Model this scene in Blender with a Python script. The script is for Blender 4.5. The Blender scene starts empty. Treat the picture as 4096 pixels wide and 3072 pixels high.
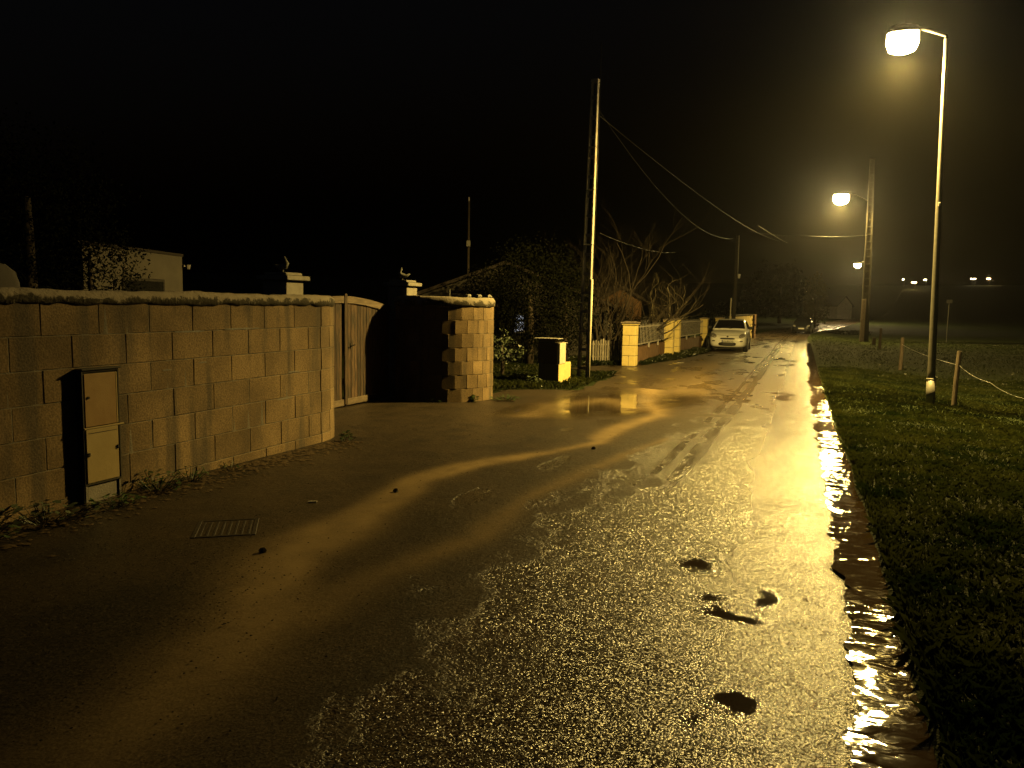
import bpy, math, random
import numpy as np
from mathutils import Vector, Matrix
from mathutils.bvhtree import BVHTree
random.seed(7); np.random.seed(7)
S = bpy.context.scene
COL = S.collection

# ------------------------------------------------------------------ camera, sky, exposure
F = 3072.0
PITCH = math.atan(316/3072.0); ROLL = math.radians(1.0)
cp, sp = math.cos(PITCH), math.sin(PITCH)
fw = Vector((0, cp, -sp)); up0 = Vector((0, sp, cp)); rt0 = Vector((1, 0, 0))
rt = rt0*math.cos(ROLL)+up0*math.sin(ROLL); up = up0*math.cos(ROLL)-rt0*math.sin(ROLL)
CAM = Vector((0, 0, 1.6))
cam = bpy.data.cameras.new('camera'); co = bpy.data.objects.new('camera', cam); COL.objects.link(co)
cam.sensor_width = 36; cam.lens = 27; cam.clip_start = .05; cam.clip_end = 2000
co.matrix_world = Matrix(((rt.x, up.x, -fw.x, CAM.x), (rt.y, up.y, -fw.y, CAM.y), (rt.z, up.z, -fw.z, CAM.z), (0, 0, 0, 1)))
S.camera = co
w = bpy.data.worlds.new('World'); S.world = w; w.use_nodes = True
nt = w.node_tree; bg = nt.nodes['Background']; bg.inputs['Strength'].default_value = 0.12
sk = nt.nodes.new('ShaderNodeTexSky'); sk.sky_type = 'NISHITA'; sk.sun_disc = False
sk.sun_elevation = math.radians(-4); sk.sun_rotation = math.radians(200); sk.dust_density = 3
nt.links.new(sk.outputs[0], bg.inputs[0])
S.view_settings.view_transform = 'Standard'; S.view_settings.look = 'None'
S.view_settings.exposure = 0; S.view_settings.gamma = 1; S.view_settings.use_curve_mapping = False
S.cycles.use_denoising = True
S.cycles.sample_clamp_indirect = 6
S.cycles.sample_clamp_direct = 0
S.cycles.max_bounces = 6; S.cycles.diffuse_bounces = 0; S.cycles.volume_bounces = 0; S.cycles.volume_step_rate = 4
S.cycles.caustics_reflective = False; S.cycles.caustics_refractive = False

# ------------------------------------------------------------------ place geometry helpers
E_ = np.array([.351, .936]); N_ = np.array([-.936, .351]); RZ = math.atan2(.936, .351)
GY = [-30, 6, 9, 13, 20, 30, 40, 60, 80, 100, 125, 150, 200]; GZ = [0, 0, -.04, -.17, -.25, -.29, -.36, -.55, -.64, -.50, .05, .3, -.4]
def sstep(a, b, x):
    x = np.clip((x-a)/(b-a), 0, 1); return x*x*(3-2*x)
# centre line of the lane (its right edge): straight, then bending right far away
_ss = np.arange(-60, 620, .5); _hd = RZ-np.radians(9)*sstep(52, 110, _ss)
_px = 1.6-60*E_[0]+np.concatenate([[0], np.cumsum(np.cos(_hd[:-1])*.5)])
_py = 2.5-60*E_[1]+np.concatenate([[0], np.cumsum(np.sin(_hd[:-1])*.5)])
def road_xy(s, t):
    s = np.asarray(s, float); x = np.interp(s, _ss, _px); y = np.interp(s, _ss, _py); h = np.interp(s, _ss, _hd)
    return x-np.sin(h)*t, y+np.cos(h)*t
def st_of(x, y):
    q0 = np.asarray(x)-1.6; q1 = np.asarray(y)-2.5
    return .351*q0+.936*q1, -.936*q0+.351*q1
def zg(x, y):
    s, t = st_of(x, y)
    z = np.interp(y, GY, GZ)-.22*sstep(.6, 3.5, -t)
    d = np.hypot(x, y)
    return z+11*sstep(165, 290, d)
def zf(x, y): return float(zg(x, y))
def ray(px, py): return fw+rt*((px-2048)/F)-up*((py-1536)/F)
def gnd(px, py):
    r = ray(px, py); z = 0
    for i in range(60):
        k = (z-1.6)/r.z; z = .5*z+.5*zf(r.x*k, r.y*k)
    return CAM+r*k
def atY(px, py, Y):
    r = ray(px, py); return CAM+r*(Y/r.y)
def W(s, t, dz=0):
    x = 1.6+.351*s-.936*t; y = 2.5+.936*s+.351*t
    return Vector((x, y, zf(x, y)+dz))
def WZ(s, t, z):
    v = W(s, t); v.z = z; return v
def vnoise(x, y, seed=0):
    x = np.asarray(x, float); y = np.asarray(y, float)
    xi = np.floor(x); yi = np.floor(y); fx = x-xi; fy = y-yi
    fx = fx*fx*(3-2*fx); fy = fy*fy*(3-2*fy)
    def h(a, b):
        v = np.sin(a*127.1+b*311.7+seed*74.7)*43758.5453; return v-np.floor(v)
    return (h(xi, yi)*(1-fx)+h(xi+1, yi)*fx)*(1-fy)+(h(xi, yi+1)*(1-fx)+h(xi+1, yi+1)*fx)*fy
def fbm(x, y, seed=0, o=4):
    r = 0; a = .5; k = 1
    for i in range(o):
        r = r+a*vnoise(np.asarray(x)*k, np.asarray(y)*k, seed+i); a *= .5; k *= 2.03
    return r/(1-.5**o)

# ------------------------------------------------------------------ materials
def mat(name):
    m = bpy.data.materials.new(name); m.use_nodes = True
    return m, m.node_tree, m.node_tree.nodes['Principled BSDF']
def N(nt, t, **k):
    n = nt.nodes.new(t)
    for a, b in k.items(): setattr(n, a, b)
    return n
def plain(name, col, rough=.6, metal=0, var=.25, scale=8, bump=.0, bscale=60, spec=.5, rnd=0, col2=None, thr=(.35, .65), stretch=None, emit=None, coat=0, bd=.01):
    m, nt, b = mat(name); L = nt.links.new
    tc = N(nt, 'ShaderNodeTexCoord'); mp = N(nt, 'ShaderNodeMapping'); L(tc.outputs['Object'], mp.inputs[0])
    if stretch: mp.inputs['Scale'].default_value = stretch
    no = N(nt, 'ShaderNodeTexNoise'); no.inputs['Scale'].default_value = scale; no.inputs['Detail'].default_value = 6; no.inputs['Roughness'].default_value = .65
    L(mp.outputs[0], no.inputs[0])
    mr = N(nt, 'ShaderNodeMapRange'); mr.inputs[1].default_value = thr[0]; mr.inputs[2].default_value = thr[1]
    L(no.outputs[0], mr.inputs[0])
    mx = N(nt, 'ShaderNodeMix', data_type='RGBA')
    c2 = col2 if col2 else tuple(c*(1-var) for c in col)
    mx.inputs[6].default_value = (*col, 1); mx.inputs[7].default_value = (*c2, 1)
    L(mr.outputs[0], mx.inputs[0]); out = mx.outputs[2]
    if rnd:
        oi = N(nt, 'ShaderNodeObjectInfo'); m2 = N(nt, 'ShaderNodeMapRange')
        m2.inputs[3].default_value = 1-rnd; m2.inputs[4].default_value = 1+rnd*.6; L(oi.outputs['Random'], m2.inputs[0])
        vm = N(nt, 'ShaderNodeVectorMath', operation='SCALE'); L(out, vm.inputs[0]); L(m2.outputs[0], vm.inputs['Scale']); out = vm.outputs[0]
    L(out, b.inputs['Base Color'])
    b.inputs['Roughness'].default_value = rough; b.inputs['Metallic'].default_value = metal
    b.inputs['Specular IOR Level'].default_value = spec; b.inputs['Coat Weight'].default_value = coat
    if bump:
        n2 = N(nt, 'ShaderNodeTexNoise'); n2.inputs['Scale'].default_value = bscale; n2.inputs['Detail'].default_value = 5; L(mp.outputs[0], n2.inputs[0])
        bp = N(nt, 'ShaderNodeBump'); bp.inputs['Strength'].default_value = bump; bp.inputs['Distance'].default_value = bd
        L(n2.outputs[0], bp.inputs['Height']); L(bp.outputs[0], b.inputs['Normal'])
    if emit:
        b.inputs['Emission Color'].default_value = (*emit[:3], 1); b.inputs['Emission Strength'].default_value = emit[3]
    return m
WARM = (1.0, .672, .155)
M = {}
M['mortar'] = plain('mortar', (.30, .26, .19), .85, var=.4, scale=14, bump=.6, bscale=90)
M['concrete'] = plain('concrete', (.40, .37, .31), .8, var=.4, scale=5, bump=.5, bscale=120)
M['pole_concrete'] = plain('pole_concrete', (.50, .46, .38), .7, col2=(.22, .17, .11), scale=9, thr=(.45, .75), bump=.4, bscale=80, stretch=(1, 1, .4))
M['unlit_concrete'] = plain('unlit_concrete', (.035, .03, .022), .85, var=.5, scale=9, bump=.4)  # pole concrete darkened in colour, so the poles look unlit
M['plaster'] = plain('plaster', (.42, .38, .32), .85, var=.35, scale=3, bump=.4, bscale=70)
M['cream'] = plain('cream_paint', (.80, .64, .24), .75, col2=(.64, .50, .17), scale=6, thr=(.4, .8), bump=.3, bscale=90, rnd=.06)
M['tile_cap'] = plain('cap_concrete', (.30, .24, .18), .85, var=.5, scale=12, bump=.6, bscale=70)
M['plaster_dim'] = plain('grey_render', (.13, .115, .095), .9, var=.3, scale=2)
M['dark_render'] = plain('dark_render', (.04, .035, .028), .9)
M['brown_wall'] = plain('brown_render', (.20, .115, .055), .9, col2=(.11, .055, .025), scale=4, bump=.6, bscale=60)
M['far_wall'] = plain('ochre_render', (.62, .48, .18), .85, var=.25, scale=2, bump=.3, bscale=60)
M['wood'] = plain('weathered_wood', (.12, .070, .038), .75, col2=(.030, .022, .015), scale=3.2, thr=(.42, .6), bump=.6, bscale=14, stretch=(6, 6, .8), rnd=.45)
M['rail_wood'] = plain('pale_weathered_wood', (.22, .165, .11), .75, col2=(.11, .08, .05), scale=6, bump=.5, bscale=20, stretch=(.7, 4, 4))
M['picket'] = plain('picket_wood', (.34, .30, .24), .8, var=.5, scale=6, rnd=.35, bump=.3, bscale=20, stretch=(5, 5, 1))
M['post_wood'] = plain('post_wood', (.13, .10, .075), .85, col2=(.06, .045, .03), scale=7, bump=.6, bscale=25, stretch=(4, 4, .6))
M['box_metal'] = plain('meter_box_plastic', (.56, .44, .21), .45, col2=(.40, .29, .12), scale=3, thr=(.35, .8), bump=.1, bscale=30)
M['box_upper'] = plain('meter_door_stained', (.47, .31, .13), .5, col2=(.34, .20, .075), scale=4, thr=(.35, .75), bump=.1, bscale=30)
M['box_shaded'] = plain('meter_box_shaded', (.07, .06, .04), .6, var=.4)  # casing colour darkened to carry the shade of the unlit sides
M['dark_metal'] = plain('dark_metal', (.04, .035, .03), .45, metal=.6)
M['galv'] = plain('galvanised_steel', (.26, .25, .22), .5, metal=.3, var=.25, scale=12, bump=.05)
M['white_metal'] = plain('white_painted_metal', (.40, .37, .34), .4, var=.2, scale=10)
M['guard'] = plain('pvc_cable_guard', (.72, .66, .48), .5, var=.2, scale=6)
M['stone_bird'] = plain('bird_stone', (.22, .22, .19), .85, var=.4, scale=14, bump=.4)
M['leaf'] = plain('weed_leaf', (.085, .14, .04), .45, col2=(.035, .07, .02), scale=30, rnd=.3)
M['leaf_pale'] = plain('pale_leaf', (.12, .15, .08), .5, var=.4, scale=30)
M['grass_'] = plain('grass_blade', (.085, .088, .018), .55, col2=(.045, .060, .014), scale=.9, thr=(.35, .65))
def grass_mat():
    m = bpy.data.materials.new('grass_blade_mix'); m.use_nodes = True; nt = m.node_tree; L = nt.links.new; nt.nodes.remove(nt.nodes['Principled BSDF'])
    ge = N(nt, 'ShaderNodeNewGeometry'); n = N(nt, 'ShaderNodeTexNoise'); n.inputs['Scale'].default_value = 1.3; n.inputs['Detail'].default_value = 5; L(ge.outputs['Position'], n.inputs[0])
    r = N(nt, 'ShaderNodeValToRGB'); e = r.color_ramp.elements; e[0].position = .35; e[0].color = (.010, .018, .004, 1); e[1].position = .68; e[1].color = (.050, .056, .013, 1); L(n.outputs[0], r.inputs[0])
    d = N(nt, 'ShaderNodeBsdfDiffuse'); t = N(nt, 'ShaderNodeBsdfTranslucent'); mx = N(nt, 'ShaderNodeMixShader'); mx.inputs[0].default_value = .45
    g = N(nt, 'ShaderNodeBsdfGlossy'); g.inputs['Roughness'].default_value = .35; m2 = N(nt, 'ShaderNodeMixShader'); m2.inputs[0].default_value = .03
    L(r.outputs[0], d.inputs[0]); L(r.outputs[0], t.inputs[0]); L(d.outputs[0], mx.inputs[1]); L(t.outputs[0], mx.inputs[2]); L(mx.outputs[0], m2.inputs[1]); L(g.outputs[0], m2.inputs[2])
    L(m2.outputs[0], nt.nodes['Material Output'].inputs[0]); return m
M['grass'] = grass_mat()
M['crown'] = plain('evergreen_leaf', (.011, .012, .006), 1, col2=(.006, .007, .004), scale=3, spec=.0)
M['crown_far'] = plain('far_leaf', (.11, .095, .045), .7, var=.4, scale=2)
M['bark'] = plain('bark', (.060, .044, .028), .85, var=.5, scale=9, bump=.5, bscale=25, stretch=(4, 4, 1))
M['bark_pale'] = plain('pale_bark', (.30, .25, .15), .85, var=.5, scale=8, bump=.6, bscale=25)
M['soil'] = plain('soil', (.035, .026, .017), .8, var=.4)
M['pebble'] = plain('wet_pebble', (.06, .052, .045), .14, var=.5, scale=15)
M['litter'] = plain('litter_paper', (.55, .50, .42), .6)
M['dead_leaf'] = plain('dead_leaf', (.17, .12, .07), .35, var=.6, scale=25)
M['iron'] = plain('cast_iron', (.040, .030, .020), .65, metal=0, var=.4, scale=20, bump=.4)
M['car_paint'] = plain('white_car_paint', (.85, .84, .78), .28, var=.05, coat=.6)
M['dark_paint'] = plain('dark_car_paint', (.02, .022, .025), .2, coat=.8)
M['glass_dark'] = plain('car_glass', (.010, .010, .010), .06, spec=.6)
M['black_plastic'] = plain('black_plastic', (.02, .018, .015), .5)
M['tyre'] = plain('tyre', (.018, .017, .016), .8, bump=.2)
M['rim'] = plain('rim', (.45, .44, .42), .3, metal=.8)
M['headlight'] = plain('headlight_lens', (.62, .60, .55), .15, metal=.4, col2=(.16, .14, .12), scale=22, thr=(.4, .6))
M['plate'] = plain('plate_white', (.70, .68, .62), .5, var=.03)
M['plate_ink'] = plain('plate_ink', (.05, .05, .05), .5)
M['plate_blue'] = plain('plate_blue', (.02, .04, .2), .5)
M['cable'] = plain('cable', (.012, .012, .012), .5, spec=.25)
M['tape'] = plain('fence_tape', (.20, .20, .19), .3)
M['roof'] = plain('roof_tile', (.022, .014, .010), .8, var=.4, scale=9, bump=.5)
M['pane'] = plain('window_pane', (.02, .02, .02), .1)
M['lit_pane'] = plain('lit_window', (.6, .6, .6), .4, emit=(.8, .85, 1, .55))
M['seat'] = plain('seat_cloth', (.12, .11, .10), .8)
def glow(name, col, s):
    m, nt, b = mat(name); b.inputs['Base Color'].default_value = (.8, .8, .8, 1)
    b.inputs['Emission Color'].default_value = (*col, 1); b.inputs['Emission Strength'].default_value = s; return m
M['lens'] = glow('lamp_lens', (1, .74, .27), 420)
M['lens_far'] = glow('far_lamp_lens', (1, .66, .25), 40)
M['lens_white'] = glow('white_lamp_lens', (1, .80, .45), 30)

def block_material():
    m, nt, b = mat('hollow_block'); L = nt.links.new
    tc = N(nt, 'ShaderNodeTexCoord'); ge = N(nt, 'ShaderNodeNewGeometry')
    n1 = N(nt, 'ShaderNodeTexNoise'); n1.inputs['Scale'].default_value = 1.6; n1.inputs['Detail'].default_value = 5; L(ge.outputs['Position'], n1.inputs[0])
    n2 = N(nt, 'ShaderNodeTexNoise'); n2.inputs['Scale'].default_value = 70; n2.inputs['Detail'].default_value = 4; L(ge.outputs['Position'], n2.inputs[0])
    # vertical run-off stains
    mp = N(nt, 'ShaderNodeMapping'); mp.inputs['Scale'].default_value = (3.5, 3.5, .35); L(ge.outputs['Position'], mp.inputs[0])
    n3 = N(nt, 'ShaderNodeTexNoise'); n3.inputs['Scale'].default_value = 1.5; n3.inputs['Detail'].default_value = 6; L(mp.outputs[0], n3.inputs[0])
    r1 = N(nt, 'ShaderNodeMapRange'); r1.inputs[1].default_value = .35; r1.inputs[2].default_value = .65; L(n1.outputs[0], r1.inputs[0])
    mx = N(nt, 'ShaderNodeMix', data_type='RGBA'); mx.inputs[6].default_value = (.40, .275, .135, 1); mx.inputs[7].default_value = (.20, .135, .065, 1); L(r1.outputs[0], mx.inputs[0])
    r3 = N(nt, 'ShaderNodeMapRange'); r3.inputs[1].default_value = .50; r3.inputs[2].default_value = .64; r3.inputs[4].default_value = .85; L(n3.outputs[0], r3.inputs[0])
    m2 = N(nt, 'ShaderNodeMix', data_type='RGBA'); m2.inputs[7].default_value = (.13, .10, .065, 1); L(mx.outputs[2], m2.inputs[6]); L(r3.outputs[0], m2.inputs[0])
    r2 = N(nt, 'ShaderNodeMapRange'); r2.inputs[1].default_value = .3; r2.inputs[2].default_value = .7; r2.inputs[3].default_value = .6; r2.inputs[4].default_value = 1.35; L(n2.outputs[0], r2.inputs[0])
    oi = N(nt, 'ShaderNodeObjectInfo'); r4 = N(nt, 'ShaderNodeMapRange'); r4.inputs[3].default_value = .80; r4.inputs[4].default_value = 1.12; L(oi.outputs['Random'], r4.inputs[0])
    mu = N(nt, 'ShaderNodeMath', operation='MULTIPLY'); L(r2.outputs[0], mu.inputs[0]); L(r4.outputs[0], mu.inputs[1])
    vm = N(nt, 'ShaderNodeVectorMath', operation='SCALE'); L(m2.outputs[2], vm.inputs[0]); L(mu.outputs[0], vm.inputs['Scale'])
    L(vm.outputs[0], b.inputs['Base Color']); b.inputs['Roughness'].default_value = .85
    bp = N(nt, 'ShaderNodeBump'); bp.inputs['Strength'].default_value = .5; bp.inputs['Distance'].default_value = .006; L(n2.outputs[0], bp.inputs['Height']); L(bp.outputs[0], b.inputs['Normal'])
    return m
M['block'] = block_material()
def coping_material():
    m, nt, b = mat('mossy_coping'); L = nt.links.new
    ge = N(nt, 'ShaderNodeNewGeometry'); n1 = N(nt, 'ShaderNodeTexNoise'); n1.inputs['Scale'].default_value = 9; n1.inputs['Detail'].default_value = 8; n1.inputs['Roughness'].default_value = .75; L(ge.outputs['Position'], n1.inputs[0])
    at = N(nt, 'ShaderNodeAttribute'); at.attribute_name = 'moss'
    ad = N(nt, 'ShaderNodeMath', operation='MULTIPLY_ADD'); ad.inputs[1].default_value = .30; L(at.outputs['Fac'], ad.inputs[0]); L(n1.outputs[0], ad.inputs[2])
    r = N(nt, 'ShaderNodeMapRange'); r.inputs[1].default_value = .66; r.inputs[2].default_value = .74; L(ad.outputs[0], r.inputs[0])
    mx = N(nt, 'ShaderNodeMix', data_type='RGBA'); mx.inputs[6].default_value = (.40, .34, .25, 1); mx.inputs[7].default_value = (.055, .045, .025, 1); L(r.outputs[0], mx.inputs[0])
    L(mx.outputs[2], b.inputs['Base Color']); b.inputs['Roughness'].default_value = .9
    n2 = N(nt, 'ShaderNodeTexNoise'); n2.inputs['Scale'].default_value = 40; n2.inputs['Detail'].default_value = 6; L(ge.outputs['Position'], n2.inputs[0])
    bp = N(nt, 'ShaderNodeBump'); bp.inputs['Strength'].default_value = .8; bp.inputs['Distance'].default_value = .015; L(n2.outputs[0], bp.inputs['Height']); L(bp.outputs[0], b.inputs['Normal'])
    return m
M['coping'] = coping_material()

def wet_ground():
    m, nt, b = mat('wet_ground'); L = nt.links.new
    ge = N(nt, 'ShaderNodeNewGeometry'); P = ge.outputs['Position']
    def at(n):
        a = N(nt, 'ShaderNodeAttribute'); a.attribute_name = n; return a.outputs['Fac']
    def math_(op, a, c=None, d=None):
        x = N(nt, 'ShaderNodeMath', operation=op)
        for i, v in enumerate((a, c, d)):
            if v is None: continue
            if isinstance(v, (int, float)): x.inputs[i].default_value = v
            else: L(v, x.inputs[i])
        return x.outputs[0]
    def noise(sc, det=5, vec=P, r=.6):
        n = N(nt, 'ShaderNodeTexNoise'); n.inputs['Scale'].default_value = sc; n.inputs['Detail'].default_value = det; n.inputs['Roughness'].default_value = r; L(vec, n.inputs[0]); return n.outputs[0]
    def rng(v, a, c, d=0, e=1):
        n = N(nt, 'ShaderNodeMapRange'); n.inputs[1].default_value = a; n.inputs[2].default_value = c; n.inputs[3].default_value = d; n.inputs[4].default_value = e
        n.interpolation_type = 'SMOOTHSTEP'; L(v, n.inputs[0]); return n.outputs[0]
    def mix(f, a, c):
        n = N(nt, 'ShaderNodeMix', data_type='RGBA')
        for i, v in ((6, a), (7, c)):
            if isinstance(v, tuple): n.inputs[i].default_value = (*v, 1)
            else: L(v, n.inputs[i])
        L(f, n.inputs[0]); return n.outputs[2]
    def mixf(f, a, c):
        n = N(nt, 'ShaderNodeMix', data_type='FLOAT')
        for i, v in ((2, a), (3, c)):
            if isinstance(v, (int, float)): n.inputs[i].default_value = v
            else: L(v, n.inputs[i])
        L(f, n.inputs[0]); return n.outputs[0]
    nb = noise(3.0, 6); nf = noise(28, 5)
    asp = rng(math_('ADD', at('asphalt'), math_('MULTIPLY_ADD', nf, .5, -.25)), .38, .62)
    pud = rng(math_('ADD', at('puddle'), math_('MULTIPLY_ADD', noise(75, 3), 1.3, -.65)), .15, .95)
    st = math_('MULTIPLY', at('stream'), rng(nb, .2, .7, .55, 1))
    mud = mix(rng(nb, .3, .7), (.060, .043, .025), (.034, .026, .016))
    mud = mix(rng(nf, .45, .75), mud, (.032, .024, .015))
    mud = mix(math_('MULTIPLY', rng(noise(120, 3), .52, .64), .75), mud, (.135, .10, .062))
    mud = mix(math_('MULTIPLY', rng(noise(75, 3), .55, .66), .8), mud, (.018, .013, .009))
    mud = mix(at('gravel'), mud, mix(rng(noise(45, 3), .4, .62), (.009, .008, .007), (.035, .028, .020)))
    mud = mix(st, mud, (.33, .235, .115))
    agg = mix(rng(noise(160, 2), .4, .65), (.022, .018, .013), (.095, .070, .042))
    agg = mix(rng(noise(1.3, 6), .45, .68), agg, (.060, .040, .022))
    col = mix(asp, mud, agg)
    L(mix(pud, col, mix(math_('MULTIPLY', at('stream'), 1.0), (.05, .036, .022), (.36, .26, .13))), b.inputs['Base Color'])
    # relief
    vo = N(nt, 'ShaderNodeTexVoronoi'); vo.inputs['Scale'].default_value = 100; L(P, vo.inputs[0])
    hA = math_('MULTIPLY', vo.outputs['Distance'], -1.0)
    hA = math_('ADD', hA, math_('MULTIPLY', noise(190, 2), .5))
    hM = math_('MULTIPLY_ADD', noise(55, 5, r=.7), 1.0, math_('MULTIPLY', noise(9, 3), 1.2))
    h = mixf(asp, math_('MULTIPLY', hM, mixf(st, 1.5, .35)), hA)
    h = math_('MULTIPLY', h, mixf(pud, 1.0, 0.0))
    bp = N(nt, 'ShaderNodeBump'); bp.inputs['Strength'].default_value = 1; bp.inputs['Distance'].default_value = .0026; L(h, bp.inputs['Height'])
    v2 = N(nt, 'ShaderNodeTexVoronoi'); v2.inputs['Scale'].default_value = 125; L(P, v2.inputs[0])
    sb = N(nt, 'ShaderNodeVectorMath', operation='SUBTRACT'); L(v2.outputs['Color'], sb.inputs[0]); sb.inputs[1].default_value = (.5, .5, .5)
    ml = N(nt, 'ShaderNodeVectorMath', operation='MULTIPLY'); L(sb.outputs[0], ml.inputs[0]); ml.inputs[1].default_value = (.85, .85, 0)
    fs = N(nt, 'ShaderNodeVectorMath', operation='SCALE'); L(ml.outputs[0], fs.inputs[0])
    L(math_('MULTIPLY', math_('MULTIPLY', mixf(asp, mixf(st, .34, .10), mixf(at('track'), 1.0, .58)), rng(noise(1.7, 5), .35, .65, .62, 1.15)), mixf(pud, 1.0, .04)), fs.inputs['Scale'])
    ad = N(nt, 'ShaderNodeVectorMath', operation='ADD'); L(bp.outputs[0], ad.inputs[0]); L(fs.outputs[0], ad.inputs[1])
    nz = N(nt, 'ShaderNodeVectorMath', operation='NORMALIZE'); L(ad.outputs[0], nz.inputs[0])
    L(nz.outputs[0], b.inputs['Normal'])
    # tyre tracks: long smooth streaks
    sm = noise(1.0, 3, vec=None or P)
    tr = at('track')
    ra = mixf(tr, .30, .23)
    rm = mixf(st, math_('MULTIPLY_ADD', nf, .35, .28), .42)
    r = mixf(asp, rm, ra); r = mixf(pud, r, .05)
    L(r, b.inputs['Roughness'])
    L(mixf(asp, mixf(pud, .35, .5), 1.0), b.inputs['Specular IOR Level'])
    return m
M['wet'] = wet_ground()
def water_mat():
    m, nt, b = mat('rippled_water'); L = nt.links.new
    ge = N(nt, 'ShaderNodeNewGeometry'); at = N(nt, 'ShaderNodeAttribute'); at.attribute_name = 'st'
    mp = N(nt, 'ShaderNodeMapping'); mp.inputs['Scale'].default_value = (1.0, .55, 1); L(at.outputs['Vector'], mp.inputs[0])
    n = N(nt, 'ShaderNodeTexNoise'); n.inputs['Scale'].default_value = 15; n.inputs['Detail'].default_value = 2; n.inputs['Distortion'].default_value = .6; L(mp.outputs[0], n.inputs[0])
    n2 = N(nt, 'ShaderNodeTexNoise'); n2.inputs['Scale'].default_value = 1.1; L(at.outputs['Vector'], n2.inputs[0])
    r = N(nt, 'ShaderNodeMapRange'); r.inputs[1].default_value = .4; r.inputs[2].default_value = .62; r.inputs[3].default_value = .35; r.inputs[4].default_value = 1; L(n2.outputs[0], r.inputs[0])
    bp = N(nt, 'ShaderNodeBump'); bp.inputs['Distance'].default_value = .005; L(r.outputs[0], bp.inputs['Strength']); L(n.outputs[0], bp.inputs['Height']); 
    sb = N(nt, 'ShaderNodeVectorMath', operation='SUBTRACT'); L(n.outputs['Color'], sb.inputs[0]); sb.inputs[1].default_value = (.5, .5, .5)
    ml = N(nt, 'ShaderNodeVectorMath', operation='MULTIPLY'); L(sb.outputs[0], ml.inputs[0]); ml.inputs[1].default_value = (.42, .42, 0)
    fs = N(nt, 'ShaderNodeVectorMath', operation='SCALE'); L(ml.outputs[0], fs.inputs[0]); L(r.outputs[0], fs.inputs['Scale'])
    ad = N(nt, 'ShaderNodeVectorMath', operation='ADD'); L(bp.outputs[0], ad.inputs[0]); L(fs.outputs[0], ad.inputs[1])
    nz = N(nt, 'ShaderNodeVectorMath', operation='NORMALIZE'); L(ad.outputs[0], nz.inputs[0]); L(nz.outputs[0], b.inputs['Normal'])
    b.inputs['Base Color'].default_value = (.060, .035, .014, 1); b.inputs['Roughness'].default_value = .045; b.inputs['Specular IOR Level'].default_value = .6
    return m
M['water'] = water_mat()
def turf_mat():
    m, nt, b = mat('turf'); L = nt.links.new
    ge = N(nt, 'ShaderNodeNewGeometry'); n = N(nt, 'ShaderNodeTexNoise'); n.inputs['Scale'].default_value = 1.2; n.inputs['Detail'].default_value = 9; n.inputs['Roughness'].default_value = .7; L(ge.outputs['Position'], n.inputs[0])
    r = N(nt, 'ShaderNodeValToRGB'); e = r.color_ramp.elements
    e[0].position = .35; e[0].color = (.014, .022, .006, 1); e[1].position = .7; e[1].color = (.038, .050, .012, 1)
    L(n.outputs[0], r.inputs[0]); L(r.outputs[0], b.inputs['Base Color']); b.inputs['Roughness'].default_value = .9; b.inputs['Specular IOR Level'].default_value = .15
    n2 = N(nt, 'ShaderNodeTexNoise'); n2.inputs['Scale'].default_value = 30; n2.inputs['Detail'].default_value = 6; L(ge.outputs['Position'], n2.inputs[0])
    bp = N(nt, 'ShaderNodeBump'); bp.inputs['Distance'].default_value = .06; L(n2.outputs[0], bp.inputs['Height']); L(bp.outputs[0], b.inputs['Normal'])
    return m
M['turf'] = turf_mat()

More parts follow.
